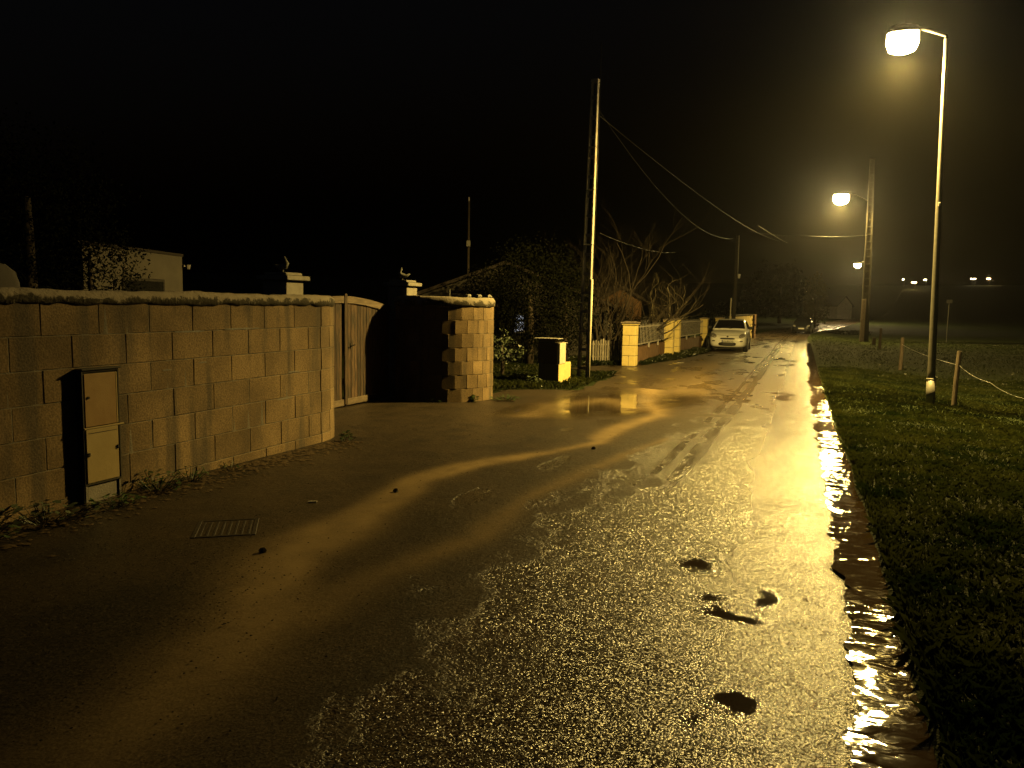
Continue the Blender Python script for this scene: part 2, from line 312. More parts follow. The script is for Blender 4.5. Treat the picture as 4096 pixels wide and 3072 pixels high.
# ------------------------------------------------------------------ mesh builder
class MB:
    def __init__(s): s.v = []; s.f = []
    def add(s, v, f):
        o = len(s.v); s.v += [tuple(p) for p in v]; s.f += [tuple(i+o for i in q) for q in f]; return s
    def box(s, x0, x1, y0, y1, z0, z1, c=0):
        if c <= 0:
            v = [(x, y, z) for z in (z0, z1) for y in (y0, y1) for x in (x0, x1)]
            return s.add(v, [(0, 2, 3, 1), (4, 5, 7, 6), (0, 1, 5, 4), (2, 6, 7, 3), (0, 4, 6, 2), (1, 3, 7, 5)])
        c = min(c, (x1-x0)*.45, (y1-y0)*.45, (z1-z0)*.45)
        # chamfered box: octagonal rings
        v = []
        def ring(z, i):
            a = c if i else 0
            X0, X1, Y0, Y1 = x0+a, x1-a, y0+a, y1-a
            for p in ((X0+c, Y0), (X1-c, Y0), (X1, Y0+c), (X1, Y1-c), (X1-c, Y1), (X0+c, Y1), (X0, Y1-c), (X0, Y0+c)): v.append((p[0], p[1], z))
        ring(z0, 1); ring(z0+c, 0); ring(z1-c, 0); ring(z1, 1)
        f = [tuple(range(7, -1, -1)), tuple(range(24, 32))]
        for r in range(3):
            for i in range(8): f.append((r*8+i, r*8+(i+1) % 8, r*8+8+(i+1) % 8, r*8+8+i))
        return s.add(v, f)
    def tube(s, pts, rad, n=6, cap=True, flat=None):
        pts = [Vector(p) for p in pts]; k = len(pts)
        if not hasattr(rad, '__len__'): rad = [rad]*k
        v = []; f = []; ref = None
        for i, p in enumerate(pts):
            d = (pts[min(i+1, k-1)]-pts[max(i-1, 0)]).normalized()
            if ref is None: ref = Vector((0, 0, 1)) if abs(d.z) < .9 else Vector((1, 0, 0))
            a = (ref-d*ref.dot(d)).normalized(); b = d.cross(a); ref = a
            for j in range(n):
                q = 2*math.pi*j/n; r = rad[i]
                v.append(p+a*math.cos(q)*r*(flat or 1)+b*math.sin(q)*r)
        for i in range(k-1):
            for j in range(n): f.append((i*n+j, i*n+(j+1) % n, (i+1)*n+(j+1) % n, (i+1)*n+j))
        if cap: f.append(tuple(range(n-1, -1, -1))); f.append(tuple(range((k-1)*n, k*n)))
        return s.add(v, f)
    def prism(s, poly, y0, y1, axis='y'):
        n = len(poly)
        if axis == 'y': v = [(p[0], y0, p[1]) for p in poly]+[(p[0], y1, p[1]) for p in poly]
        elif axis == 'x': v = [(y0, p[0], p[1]) for p in poly]+[(y1, p[0], p[1]) for p in poly]
        else: v = [(p[0], p[1], y0) for p in poly]+[(p[0], p[1], y1) for p in poly]
        return s.add(v, [tuple(range(n)), tuple(range(2*n-1, n-1, -1))]+[(i, i+n, (i+1) % n+n, (i+1) % n) for i in range(n)])
    def mesh(s, name, m, smooth=False):
        me = bpy.data.meshes.new(name); me.from_pydata(s.v, [], s.f); me.update()
        import bmesh
        bm = bmesh.new(); bm.from_mesh(me); bmesh.ops.recalc_face_normals(bm, faces=bm.faces); bm.to_mesh(me); bm.free()
        me.materials.append(m if not isinstance(m, str) else M[m])
        if smooth: me.polygons.foreach_set('use_smooth', [len(p.vertices) <= 4 for p in me.polygons])
        return me
def link(name, me, parent=None, loc=(0, 0, 0), rz=0, **p):
    o = bpy.data.objects.new(name, me); COL.objects.link(o)
    if parent: o.parent = parent
    o.location = loc; o.rotation_euler = (0, 0, rz)
    for k, v in p.items(): o[k] = v
    return o
def part(name, mb, m, parent, smooth=False, **p): return link(name, mb.mesh(name, m, smooth), parent, **p)
def thing(name, label, cat, loc, rz=0, group=None):
    o = link(name, None, None, loc, rz, label=label, category=cat)
    if group: o['group'] = group
    o.empty_display_size = .2
    return o
def solo(name, mb, m, label, cat, loc=(0, 0, 0), rz=0, group=None, smooth=False, **p):
    o = link(name, mb.mesh(name, m, smooth), None, loc, rz, label=label, category=cat, **p)
    if group: o['group'] = group
    return o
def copy_tree(o, parent=None):
    c = o.copy(); COL.objects.link(c); c.parent = parent
    for ch in list(o.children): copy_tree(ch, c)
    return c
def np_mesh(name, V, Fc, m, smooth=False):
    me = bpy.data.meshes.new(name); V = np.asarray(V, np.float32); Fc = np.asarray(Fc, np.int32); k = Fc.shape[1]
    me.vertices.add(len(V)); me.vertices.foreach_set('co', V.ravel())
    me.loops.add(Fc.size); me.loops.foreach_set('vertex_index', Fc.ravel())
    me.polygons.add(len(Fc)); me.polygons.foreach_set('loop_start', np.arange(0, Fc.size, k, dtype=np.int32))
    if smooth: me.polygons.foreach_set('use_smooth', np.ones(len(Fc), bool))
    me.update(calc_edges=True); me.materials.append(M[m]); return me
def attr(me, name, a):
    at = me.attributes.new(name, 'FLOAT', 'POINT'); at.data.foreach_set('value', np.asarray(a, np.float32))

# ------------------------------------------------------------------ ground, lane, forecourt
def grid_faces(ns, nt_):
    i = np.arange(ns-1)[:, None]*nt_+np.arange(nt_-1)[None, :]
    return np.stack([i, i+nt_, i+nt_+1, i+1], -1).reshape(-1, 4)
def compact(V, Fc):
    u, inv = np.unique(Fc, return_inverse=True); return u, inv.reshape(Fc.shape)
tt = np.unique(np.concatenate([-np.geomspace(1, 560, 60), np.linspace(-1, 8.5, 60), 8.5+np.geomspace(.3, 560, 60)]))
sg = np.unique(np.concatenate([-np.geomspace(1, 55, 18), np.linspace(-1, 30, 380), 30+np.geomspace(.5, 560, 120)]))
SG, TG = np.meshgrid(sg, tt, indexing='ij'); X, Y = road_xy(SG, TG)
edge = .22*(fbm(SG*2.2, SG*0, 5)-.5)
Z = zg(X, Y)+.04*sstep(.10, -.12, TG+edge)-.05*sstep(-.02, .25, TG)*sstep(9.2, 8.4, TG)+.05*(fbm(X*1.3, Y*1.3, 9)-.5)*sstep(-.2, -1, TG)
gm = np_mesh('ground', np.stack([X, Y, Z], -1).reshape(-1, 3), grid_faces(len(sg), len(tt)), 'turf', True)
link('ground', gm, kind='structure')

sr = [-4.0]
while sr[-1] < 165: sr.append(sr[-1]+(.032 if sr[-1] < 5 else .05 if sr[-1] < 14 else .05+(sr[-1]-14)*.02))
sr = np.array(sr); tr_ = np.concatenate([np.arange(-.12, 2.6, .035), np.arange(2.62, 6.2, .06), np.arange(6.25, 8.4, .1)])
SR, TR = np.meshgrid(sr, tr_, indexing='ij'); X, Y = road_xy(SR, TR)
nA = fbm(SR*.9, TR*1.6, 11); nB = fbm(SR*2.5, TR*3.5, 21); nC = fbm(SR*.35, TR*1.2, 31)
tb = np.interp(SR, [-4, -.7, .2, 1.2, 2.4, 4.3, 6.3, 10, 14, 22, 40, 60], [1.9, 1.94, 2.15, 2.22, 2.35, 2.1, 1.95, 2.0, 2.4, 3.0, 3.6, 4.2])
asph = 1/(1+np.exp(-((tb-TR)+(nA-.5)*.8+(nB-.5)*1.2+1.1*np.exp(-((SR-4.6)/.6)**2-((TR-2.98)/.16)**2)+1.3*np.exp(-((SR-3.0)/.6)**2-((TR-3.15)/.18)**2)+2.0*np.exp(-((SR-7.2)/.6)**2-((TR-3.55)/.18)**2))/.22))
def seg_d(pts):
    d = np.full(SR.shape, 99.)
    for (a, b), (c, e) in zip(pts[:-1], pts[1:]):
        ux, uy = c-a, e-b; L2 = ux*ux+uy*uy
        q = np.clip(((SR-a)*ux+(TR-b)*uy)/L2, 0, 1); d = np.minimum(d, np.hypot(SR-a-q*ux, (TR-b-q*uy)))
    return d
wob = (nA-.5)*.45
s1 = seg_d([(-2.6, 2.55), (-.6, 2.9), (.3, 3.2), (.99, 3.58), (2.18, 3.66), (3.2, 3.85), (4.1, 3.72), (5.1, 3.2), (6.12, 2.86), (7.5, 2.95), (9.66, 2.72), (11.5, 3.3), (14, 3.7)])
w1 = np.interp(SR, [-3, 0, 1.2, 2.2, 4, 6, 10, 14], [.2, .26, .30, .18, .12, .13, .22, .3])*(.7+.6*nB)
s2 = seg_d([(-2.5, 3.0), (.3, 2.97), (.93, 2.9), (1.85, 2.62), (3, 2.7), (4.58, 2.5), (7.02, 2.12)])
w2 = np.interp(SR, [-3, 0, 1.2, 2.2, 4, 7], [.25, .2, .18, .13, .13, .10])*(.7+.6*nB)
s3 = seg_d([(8.5, 4.6), (10.2, 4.7), (11.6, 4.1), (10.4, 3.2)]); s4 = seg_d([(14, 2.9), (20, 3.2), (34, 3.2), (52, 2.6)])
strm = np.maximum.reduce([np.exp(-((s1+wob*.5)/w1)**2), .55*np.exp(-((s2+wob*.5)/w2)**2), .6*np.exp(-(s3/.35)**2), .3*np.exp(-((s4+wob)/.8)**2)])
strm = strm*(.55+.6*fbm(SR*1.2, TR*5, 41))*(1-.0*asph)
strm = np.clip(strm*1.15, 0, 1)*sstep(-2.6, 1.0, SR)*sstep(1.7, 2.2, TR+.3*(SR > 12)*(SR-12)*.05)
WS = .22*(fbm(SR*6, TR*6, 81)-.5); WT = .20*(fbm(SR*7, TR*7, 91)-.5)
grv = np.clip(sstep(1.6, -.6, SR+2.2*(nA-.5)+1.2*(nB-.5))*sstep(2.6, 3.6, TR+.8*(nC-.5))*1.0+.9*sstep(.30, .0, np.abs(TR-5.72+.3*(nB-.5))-.12)*(SR < 5.2)+.5*sstep(.5, .75, nB)*(TR > 2.2), 0, 1)
def ell(s0, t0, a, b): return np.exp(-(((SR+WS*(a < 1)-s0)/a)**2+((TR+WT*(a < 1)-t0)/b)**2))
pud = np.maximum.reduce([1.35*ell(11.2, 4.0, 2.6, 1.2), 1.0*ell(12.6, 2.9, 2.2, .6), .5*ell(8.3, 3.3, 1.2, .35), .9*ell(16.5, 4.2, 2, .8), .9*ell(9.5, 5.0, 1.6, .4)])*(.25+1.25*nC*1.0)
pud = np.maximum(pud, np.maximum.reduce([1.25*ell(.18, .80, .13, .10), .8*ell(.02, .92, .10, .08), 1.1*ell(1.12, .90, .07, .17), 1.05*ell(1.42, .76, .20, .07), .9*ell(1.33, 1.0, .10, .09), 1.0*ell(1.85, 1.15, .15, .12), .7*ell(4.0, 2.0, .3, .2),.4*ell(3.1, .9, .3, .05)])*(.2+1.5*nB)*1.15)
pud = np.maximum(pud, .9*sstep(8, 16, SR)*sstep(.58, .70, fbm(SR*1.1, TR*2.2, 51))*sstep(.3, .9, TR))
track = np.maximum(np.maximum(np.exp(-((TR-.80-.10*nC)/.15)**2), np.exp(-((TR-1.62-.1*nC)/.10)**2)*.9), .8*np.exp(-((TR-1.85-.1*nC)/.06)**2))*sstep(2.0, 5, SR)*(.3+1.1*nA)
track = np.clip(np.maximum(track, 1.0*sstep(1.3, .5, TR+.5*(nA-.5))*(.5+1.0*nB)), 0, 1)
Z = zg(X, Y)+.012*(nC-.5)+.006*(nB-.5)*(1-np.clip(asph, 0, 1))-.010*np.clip(pud, 0, 1)*(SR > 6)-.045*np.exp(-((TR-.12)/.2)**2)+.045*(fbm(SR*3.3, TR*3.3, 97)-.5)*np.exp(-((TR-.34)/.16)**2)
te = np.interp(SR, [-4, 5.0, 5.05, 10.1, 10.15, 12.4, 13.2, 17.5, 18.2, 20.8, 21.5, 25, 31, 45, 60, 170], [6.0, 6.0, 8.35, 8.35, 6.6, 6.5, 5.1, 5.3, 7.1, 7.1, 5.35, 4.9, 4.4, 4.2, 4.6, 4.6])
Fc = grid_faces(len(sr), len(tr_)); Fs = SR.ravel()[Fc].mean(1); Ft = TR.ravel()[Fc].mean(1)
fA = asph.ravel()[Fc].mean(1); fe = te.ravel()[Fc].mean(1)+.35*(fbm(Fs*1.3, Ft*1.3, 61)-.5)*(Fs > 10.2)
V = np.stack([X, Y, Z], -1).reshape(-1, 3)
for nm, sel in (('lane', (fA >= .5) & (Ft < 5)), ('dirt_forecourt', ((fA < .5) | (Ft >= 5)) & (Ft < fe))):
    u, f2 = compact(V, Fc[sel]); me = np_mesh(nm, V[u], f2, 'wet', True)
    attr(me, 'asphalt', asph.ravel()[u]); attr(me, 'stream', strm.ravel()[u]); attr(me, 'puddle', pud.ravel()[u]); attr(me, 'track', track.ravel()[u]); attr(me, 'gravel', grv.ravel()[u])
    link(nm, me, kind='structure')
# water running along the right edge
sw = []
q = -3.5
while q < 48: sw.append(q); q += .03 if q < 6 else .03+(q-6)*.012
sw = np.array(sw); kk = 12
wl = np.interp(sw, [-4, 0, 1.4, 3.2, 5.9, 9, 14, 25, 48], [.40, .36, .30, .34, .36, .34, .42, .55, .7])+.16*(fbm(sw*3.1, sw*0, 71)-.5)+.06*(fbm(sw*14, sw*0, 72)-.5)
wr = -.12+.26*(fbm(sw*2.7, sw*0+3, 73)-.5)+.10*(fbm(sw*12, sw*0, 74)-.5)
T2 = wr[:, None]+(wl-wr)[:, None]*np.linspace(0, 1, kk)[None, :]; S2 = np.repeat(sw[:, None], kk, 1); X, Y = road_xy(S2, T2)
Z = zg(X, Y)-.010+.0*X
me = np_mesh('gutter_water', np.stack([X, Y, Z], -1).reshape(-1, 3), grid_faces(len(sw), kk), 'water', True)
a = me.attributes.new('st', 'FLOAT_VECTOR', 'POINT'); a.data.foreach_set('vector', np.stack([S2, T2, S2*0], -1).astype(np.float32).ravel())
link('gutter_water', me, kind='structure')

# ------------------------------------------------------------------ lamps
def spot(name, loc, power, parent=None, size=176, blend=.10, rad=.14, aim=(0, 0, -1), col=WARM):
    l = bpy.data.lights.new(name, 'SPOT'); l.energy = power; l.color = col; l.spot_size = math.radians(size); l.spot_blend = blend; l.shadow_soft_size = rad
    o = bpy.data.objects.new(name, l); COL.objects.link(o); o.location = loc
    o.rotation_euler = Vector(aim).to_track_quat('-Z', 'Y').to_euler()
    if parent: o.parent = parent
    return o
def luminaire(root, h, size=.5, lens='lens'):
    """h: lens centre in the root's frame; local y axis points from pole to the road."""
    mb = MB(); a = size*.5; b = size*.34
    v = []; rings = [(1.0, 0), (1.06, .03), (.9, .11), (.5, .16)]
    for k, z in rings:
        for j in range(12):
            q = 2*math.pi*j/12; cx = math.copysign(abs(math.cos(q))**.6, math.cos(q)); sy = math.copysign(abs(math.sin(q))**.6, math.sin(q))
            v.append((h.x+b*k*cx, h.y+a*k*sy, h.z+z))
    f = [(r*12+j, r*12+(j+1) % 12, r*12+12+(j+1) % 12, r*12+12+j) for r in range(3) for j in range(12)]+[tuple(range(36, 48))]
    mb.add(v, f); part('lamp_housing', mb, 'dark_metal', root, True)
    mb = MB(); v = []
    for k, z in [(.95, .0), (.97, -.3*size), (.8, -.52*size), (.35, -.62*size)]:  # bowl deepened, and distant ones oversized, so the shape stands in for glare
        for j in range(12):
            q = 2*math.pi*j/12; cx = math.copysign(abs(math.cos(q))**.6, math.cos(q)); sy = math.copysign(abs(math.sin(q))**.6, math.sin(q))
            v.append((h.x+b*k*cx, h.y+a*k*sy, h.z+z-.004))
    mb.add(v, [(r*12+j, r*12+(j+1) % 12, r*12+12+(j+1) % 12, r*12+12+j) for r in range(3) for j in range(12)]+[tuple(range(36, 48))])
    return part('lamp_lens', mb, lens, root, True)
base = gnd(3720, 1625); head = atY(3612, 135, base.y+.35); ptop = atY(3785, 155, base.y)
r = thing('street_lamp', 'tall slender steel street lamp on the grass verge, nearest the camera, lit', 'street lamp', base, RZ)
inv = Matrix.Rotation(-RZ, 3, 'Z')
ht = inv @ (head-base); tp = inv @ (ptop-base)
mb = MB().tube([Vector((0, 0, 0)), tp*.075], [.088, .082], 14); part('pole_base', mb, 'galv', r, True)
mb = MB().tube([tp*q for q in (-.02, .1, .2, .3, .4, .5, .6, .7, .8, .9, 1)], [.078-.040*max(q, 0)/10 for q in range(11)], 14); part('pole', mb, 'galv', r, True)
mb = MB().tube([tp*.075, tp*.080], [.086, .086], 14); part('collar', mb, 'galv', r, True)
mb = MB().tube([tp, tp+Vector((0, 0, .06)), Vector((ht.x, ht.y-.26, ht.z+.09))], [.038, .035, .03], 10); part('arm', mb, 'dark_metal', r, True)
c5 = tp*.56; mb = MB().box(c5.x-.075, c5.x-.045, c5.y-.02, c5.y+.02, c5.z-.04, c5.z+.04, .008); part('cable_clip', mb, 'white_metal', r)
luminaire(r, ht, .60)
spot('lamp_light', head-Vector((0, 0, .42)), 12800, size=176, blend=.45, aim=(E_[0]*.20+N_[0]*.04, E_[1]*.20+N_[1]*.04, -1))

def concrete_pole(name, label, base, top, w0, w1, d0, d1, step, cat='utility pole', rz=RZ, PM='pole_concrete'):
    """tapered I-section pole: two flanges, web with ladder openings; local x = s (depth d), local y = t (width w)"""
    r = thing(name, label, cat, base, rz); tp = Matrix.Rotation(-rz, 3, 'Z') @ (top-base); Hh = tp.z
    def sec(z): k = z/Hh; return tp.x*k, tp.y*k, w0+(w1-w0)*k, d0+(d1-d0)*k
    for sg_ in (-1, 1):
        mb = MB(); zs = [-.2]+[Hh*i/6 for i in range(7)]
        v = []
        for z in zs:
            cx, cy, ww, dd = sec(max(z, 0)); th = ww*.17
            y0 = cy+sg_*ww/2; y1 = y0-sg_*th
            for p in ((cx-dd/2, y0), (cx+dd/2, y0), (cx+dd/2, y1), (cx-dd/2, y1)): v.append((p[0], p[1], z))
        f = [(i*4+j, i*4+(j+1) % 4, i*4+4+(j+1) % 4, i*4+4+j) for i in range(len(zs)-1) for j in range(4)]+[(3, 2, 1, 0), tuple(range(len(zs)*4-4, len(zs)*4))]
        mb.add(v, f); part('flange', mb, PM, r)
    z = step*.7
    while z < Hh-.3:
        cx, cy, ww, dd = sec(z); mb = MB().box(cx-dd*.40, cx+dd*.40, cy-ww*.325, cy+ww*.325, z-.035, z+.035, .008); part('rung', mb, PM, r); z += step
    cx, cy, ww, dd = sec(Hh); mb = MB().box(cx-dd/2-.01, cx+dd/2+.01, cy-ww/2-.01, cy+ww/2+.01, Hh+.002, Hh+.08, .01); part('pole_cap', mb, PM, r)
    return r, tp, sec
pb = gnd(2331, 1525); pt = atY(2382, 330, pb.y)
pL, tpL, secL = concrete_pole('utility_pole', 'tall concrete ladder utility pole with pale cable guard beside the meter cabinet', pb, pt, .27, .16, .14, .10, .46, rz=RZ-math.radians(7))
hgt = 1.6+(1224-1118)*pb.y/3072-pb.z
cx, cy, ww, dd = secL(hgt)
mb = MB().tube([(-.06, -.175, -.1), (-.02, cy-ww/2-.03, hgt)], [.030, .030], 8); part('cable_guard', mb, 'guard', pL, True)
for zz in (.9, 1.9, 3.3, 4.6, 5.6):
    cx, cy, ww, dd = secL(zz); mb = MB().box(cx-dd/2-.006, cx+dd/2+.006, cy-ww/2-.006, cy+ww/2+.006, zz, zz+.025, .003); part('steel_band', mb, 'galv', pL)
mb = MB().tube([(.08, secL(hgt)[1]-secL(hgt)[2]/2-.015, hgt-.1), (secL(8)[0]+.06, secL(8)[1]-secL(8)[2]/2-.015, 8)], .012, 6); part('riser_cable', mb, 'cable', pL, True)

p2b = gnd(3455, 1369); head2 = atY(3365, 780, p2b.y-.2); p2t = atY(3490, 640, p2b.y)
p2, tp2, sec2 = concrete_pole('utility_pole', 'distant concrete utility pole carrying the second street lamp on the right verge', p2b, p2t, .62, .34, .34, .24, .55, PM='unlit_concrete')
h2 = inv @ (head2-p2b)
mb = MB().tube([Vector((0, -.30, -.2)), Vector((.05, -.02, 3.3))], [.09, .09], 8); part('cable_guard', MB().box(-.30, -.18, .10, .34, -.1, 3.25, .02), 'post_wood', p2)
part('guard_edge', MB().box(-.32, -.20, .02, .085, -.1, 3.3, .01), 'post_wood', p2)
part('web', MB().add([(-.03, -.22, -.2), (.03, -.22, -.2), (.03, .22, -.2), (-.03, .22, -.2), (tp2.x-.02, tp2.y-.12, tp2.z), (tp2.x+.02, tp2.y-.12, tp2.z), (tp2.x+.02, tp2.y+.12, tp2.z), (tp2.x-.02, tp2.y+.12, tp2.z)], [(3, 2, 1, 0), (4, 5, 6, 7), (0, 1, 5, 4), (1, 2, 6, 5), (2, 3, 7, 6), (3, 0, 4, 7)]), 'unlit_concrete', p2)
cxx, cyy, ww, dd = sec2(h2.z)
part('arm', MB().tube([(cxx, cyy+ww/2, h2.z-.35), (cxx, (cyy+h2.y)/2, h2.z+.1), (h2.x, h2.y-.25, h2.z+.1)], .035, 8), 'dark_metal', p2, True)
luminaire(p2, h2, 1.1)
spot('lamp_light', head2-Vector((0, 0, .72)), 13000, size=174, blend=.3, rad=.2)

b3 = gnd(3463, 1290+8); Y3 = 118
b3 = atY(3458, 1300, Y3); b3.z = zf(b3.x, b3.y); hd3 = atY(3430, 1055, Y3)
r = thing('street_lamp', 'far lit street lamp low behind the utility pole, lighting the bend', 'street lamp', b3, RZ)
h3 = inv @ (hd3-b3); mb = MB().tube([(0, 0, -.2), (0, 0, h3.z+.1), (h3.x*.5, h3.y*.5, h3.z+.35), (h3.x, h3.y-.2, h3.z+.12)], [.1, .07, .05, .04], 8); part('pole', mb, 'galv', r, True)
luminaire(r, h3, .95); spot('lamp_light', hd3-Vector((0, 0, .6)), 9000, size=160, rad=.25, col=(1, .72, .34))

# far lamps on the hillside
def far_lamp(px, py, Yd, lens, size, label, group=None):
    p = atY(px, py, Yd); b = Vector((p.x, p.y, zf(p.x, p.y))); r = thing('street_lamp', label, 'street lamp', b, 0)
    hh = max(p.z-b.z, 2.0); mb = MB().tube([(0.35, 0, -.2), (.35, 0, hh+.3), (0, 0, hh+.25)], .07, 6); part('pole', mb, 'galv', r)
    mb = MB().tube([(0, 0, hh+.18), (0, 0, hh+.12), (0, 0, hh-.05), (0, 0, hh-.12)], [size*.6, size, size*.8, size*.3], 8); part('lamp_lens', mb, lens, r, True)
far_lamp(3655, 1146, 225, 'lens_far', .75, 'orange street lamp on the far hillside, brightest left of the near lamp pole')
far_lamp(3610, 1158, 240, 'lens_white', .28, 'faint lamp on the far hillside just left of the orange one')
far_lamp(3696, 1178, 235, 'lens_white', .5, 'small white light on the far hillside close to the near lamp pole')
far_lamp(3892, 1181, 235, 'lens_white', .48, 'white light on the far hillside, left of the rightmost one')
far_lamp(3880, 1183, 245, 'lens_white', .22, 'tiny dim light on the far hillside touching the white one')
far_lamp(3950, 1170, 235, 'lens_far', .55, 'rightmost yellowish street lamp on the far hillside')
far_lamp(3221, 1168, 190, 'lens_white', .32, 'small white light above the dark parked car down the lane')

# ------------------------------------------------------------------ block walls
def block_mesh(L, hgt, seed):
    rr = random.Random(seed); c = .004
    mb = MB(); x = L/2-.0028; z = hgt-.006
    # front skin with chamfer and slightly uneven corners
    j = lambda a: rr.uniform(-a, a)
    fr = [(-x+c+j(.002), -.0+j(.0015), c), (x-c+j(.002), j(.0015), c), (x-c, j(.0015), z-c+j(.002)), (-x+c, j(.0015), z-c+j(.002))]
    md = [(-x+j(.002), c, 0), (x+j(.002), c, 0), (x, c, z), (-x, c, z)]
    bk = [(-x, .18, 0), (x, .18, 0), (x, .18, z), (-x, .18, z)]
    mb.add(fr+md+bk, [(0, 1, 2, 3), (8, 11, 10, 9)]+[(4+i, 4+(i+1) % 4, (i+1) % 4, i) for i in range(4)]+[(8+i, 8+(i+1) % 4, 4+(i+1) % 4, 4+i) for i in range(4)])
    return mb.mesh('block', 'block')
BL = {}
def get_block(L, k):
    key = (round(L, 2), k % 4)
    if key not in BL: BL[key] = block_mesh(L, .25, hash(key) & 255)
    return BL[key]
def path_fn(pts):
    """pts: polyline (s,t); returns pos(d)->(s,t,angle), length"""
    P = np.array(pts); d = np.concatenate([[0], np.cumsum(np.hypot(*(P[1:]-P[:-1]).T))])
    def f(x):
        s = float(np.interp(x, d, P[:, 0])); t = float(np.interp(x, d, P[:, 1]))
        e = .02; a = (np.interp(x+e, d, P[:, 0])-np.interp(x-e, d, P[:, 0]), np.interp(x+e, d, P[:, 1])-np.interp(x-e, d, P[:, 1]))
        return s, t, math.atan2(a[1], a[0])
    return f, d[-1]
def block_wall(root, org, pts, dcurve, ztop, rows, off, dirn=1, cop=.10, over=.02, seed=3, d1c=1e9):
    """front face on the path; thickness goes to the left of travel. blocks are 0.5 m on the straight, 0.25 m past dcurve."""
    f, Ln = path_fn(pts); rr = random.Random(seed); z0w = root.location.z
    def loc(d, z): s, t, a = f(d); return Vector((s-org[0], t-org[1], z-z0w)), a
    for r in range(rows):
        z = ztop-.25*(r+1); d = -((off+.25*(r % 2)) % .5); k = r*7
        cuts = []
        while d < min(dcurve, Ln)-.02:
            cuts.append((d, d+.5)); d += .5
        q = cuts[-1][1] if cuts else dcurve-.125*(r % 2)
        if cuts and q > dcurve+.05: cuts[-1] = (cuts[-1][0], dcurve+.02); q = dcurve+.02
        wd = .235
        while q < Ln-.03: cuts.append((q, q+wd)); q += wd
        for a, b in cuts:
            a = max(a, 0); b = min(b, Ln)
            if b-a < .04: continue
            p, an = loc((a+b)/2, z); k += 1
            me = get_block(.5 if b-a > .3 else .25, k+rr.randint(0, 3)); o = link('block', me, root)
            o.location = p+Vector((0, 0, .0))+Vector((math.sin(an), -math.cos(an), 0))*rr.uniform(-.0005, .0025)
            o.rotation_euler = (0, 0, an+rr.uniform(-.004, .004)); full = .5 if b-a > .3 else .25
            o.scale = ((b-a)/full, 1, 1)
    # mortar core
    n = int(Ln/.07)+2; v = []; fc = []
    for i in range(n):
        d = .012+(Ln-.024)*i/(n-1); p, an = loc(d, 0); nx, ny = -math.sin(an), math.cos(an)
        wv = .0030+.0028*math.sin(i*2.1)
        for q, z in ((wv, ztop-.25*rows-.15), (wv, ztop+.0), (.172, ztop+.0), (.172, ztop-.25*rows-.15)): v.append((p.x+nx*q, p.y+ny*q, z-z0w))
    for i in range(n-1):
        for j in range(4): fc.append((i*4+j, i*4+(j+1) % 4, i*4+4+(j+1) % 4, i*4+4+j))
    fc += [(0, 1, 2, 3), tuple(range(n*4-1, n*4-5, -1))]
    part('mortar', MB().add(v, fc), 'mortar', root)
    # coping
    prof = [(-over+.006, 0), (-over, .02), (-over, cop*.55), (-over+.03, cop*.85), (.03, cop), (.14, cop), (.19, cop*.85), (.20, .0)]
    n = int((Ln+.02)/.035)+2; v = []; mo = []; K = len(prof)
    for i in range(n):
        d = -.012+(Ln+.024)*i/(n-1); p, an = loc(min(max(d, 0), Ln), 0); nx, ny = -math.sin(an), math.cos(an)
        ex = (d-min(max(d, 0), Ln)); p = p+Vector((math.cos(an), math.sin(an), 0))*ex
        for j, (q, z) in enumerate(prof):
            g = fbm(d*9+j*1.7, j*.9, seed)-.5; g2 = fbm(d*1.1, 0, seed+5)-.5
            zz = z+ztop+.001+(g*.035 if j else g*.05-.012)+g2*.035*(j > 1)
            v.append((p.x+nx*(q-g*.012), p.y+ny*(q-g*.012), zz-z0w)); mo.append(1.0 if j <= 1 else (.55 if j == 2 else .1 if j == 3 else .35))
    fc = [(i*K+j, i*K+(j+1) % K, i*K+K+(j+1) % K, i*K+K+j) for i in range(n-1) for j in range(K)]+[tuple(range(K)), tuple(range(n*K-1, n*K-K-1, -1))]
    o = part('coping', MB().add(v, fc), 'coping', root, True); attr(o.data, 'moss', mo)
    return f, Ln
ORG = (1.0, 5.82); RAD = .95
base = WZ(*ORG, 0.0)
wall1 = thing('block_wall', 'long low concrete block wall with mossy coping running behind the meter box', 'wall', base, RZ)
arc = [(4.6+RAD*math.sin(a), 5.82+RAD*(1-math.cos(a))) for a in np.radians(np.arange(0, 61, 6))]
pts = [(-2.0, 5.82), (4.6, 5.82)]+arc[1:]+[(6.15, 7.42)]
block_wall(wall1, ORG, pts, 6.6, 1.565, 7, .5-.14, cop=.095)
# chipped pale mortar smears
for (s_, z_, l_) in ((2.32, .98, .10), (2.75, 1.02, .1), (4.12, .83, .20), (3.95, .55, .26), (2.6, 1.31, .35), (3.3, 1.32, .5)):
    mb = MB(); v = []
    n = 9
    for i in range(n):
        x = -l_/2+l_*i/(n-1); hh = .004+.008*random.random()*math.sin(math.pi*(i+.3)/n)
        v += [(x, -.003, -hh), (x, -.004, hh)]
    v += [(x_, y_+.012, z__) for x_, y_, z__ in v]
    fcs = [(2*i, 2*i+1, 2*i+3, 2*i+2) for i in range(n-1)]+[(2*n+2*i, 2*n+2*i+2, 2*n+2*i+3, 2*n+2*i+1) for i in range(n-1)]+[(2*i, 2*i+2, 2*n+2*i+2, 2*n+2*i) for i in range(n-1)]+[(2*i+1, 2*n+2*i+1, 2*n+2*i+3, 2*i+3) for i in range(n-1)]
    o = part('mortar_smear', MB().add(v, fcs), 'concrete', wall1); o.location = (s_-ORG[0], -.0005, z_)
ORG2 = (10.7, 6.0); base = WZ(*ORG2, -.19)
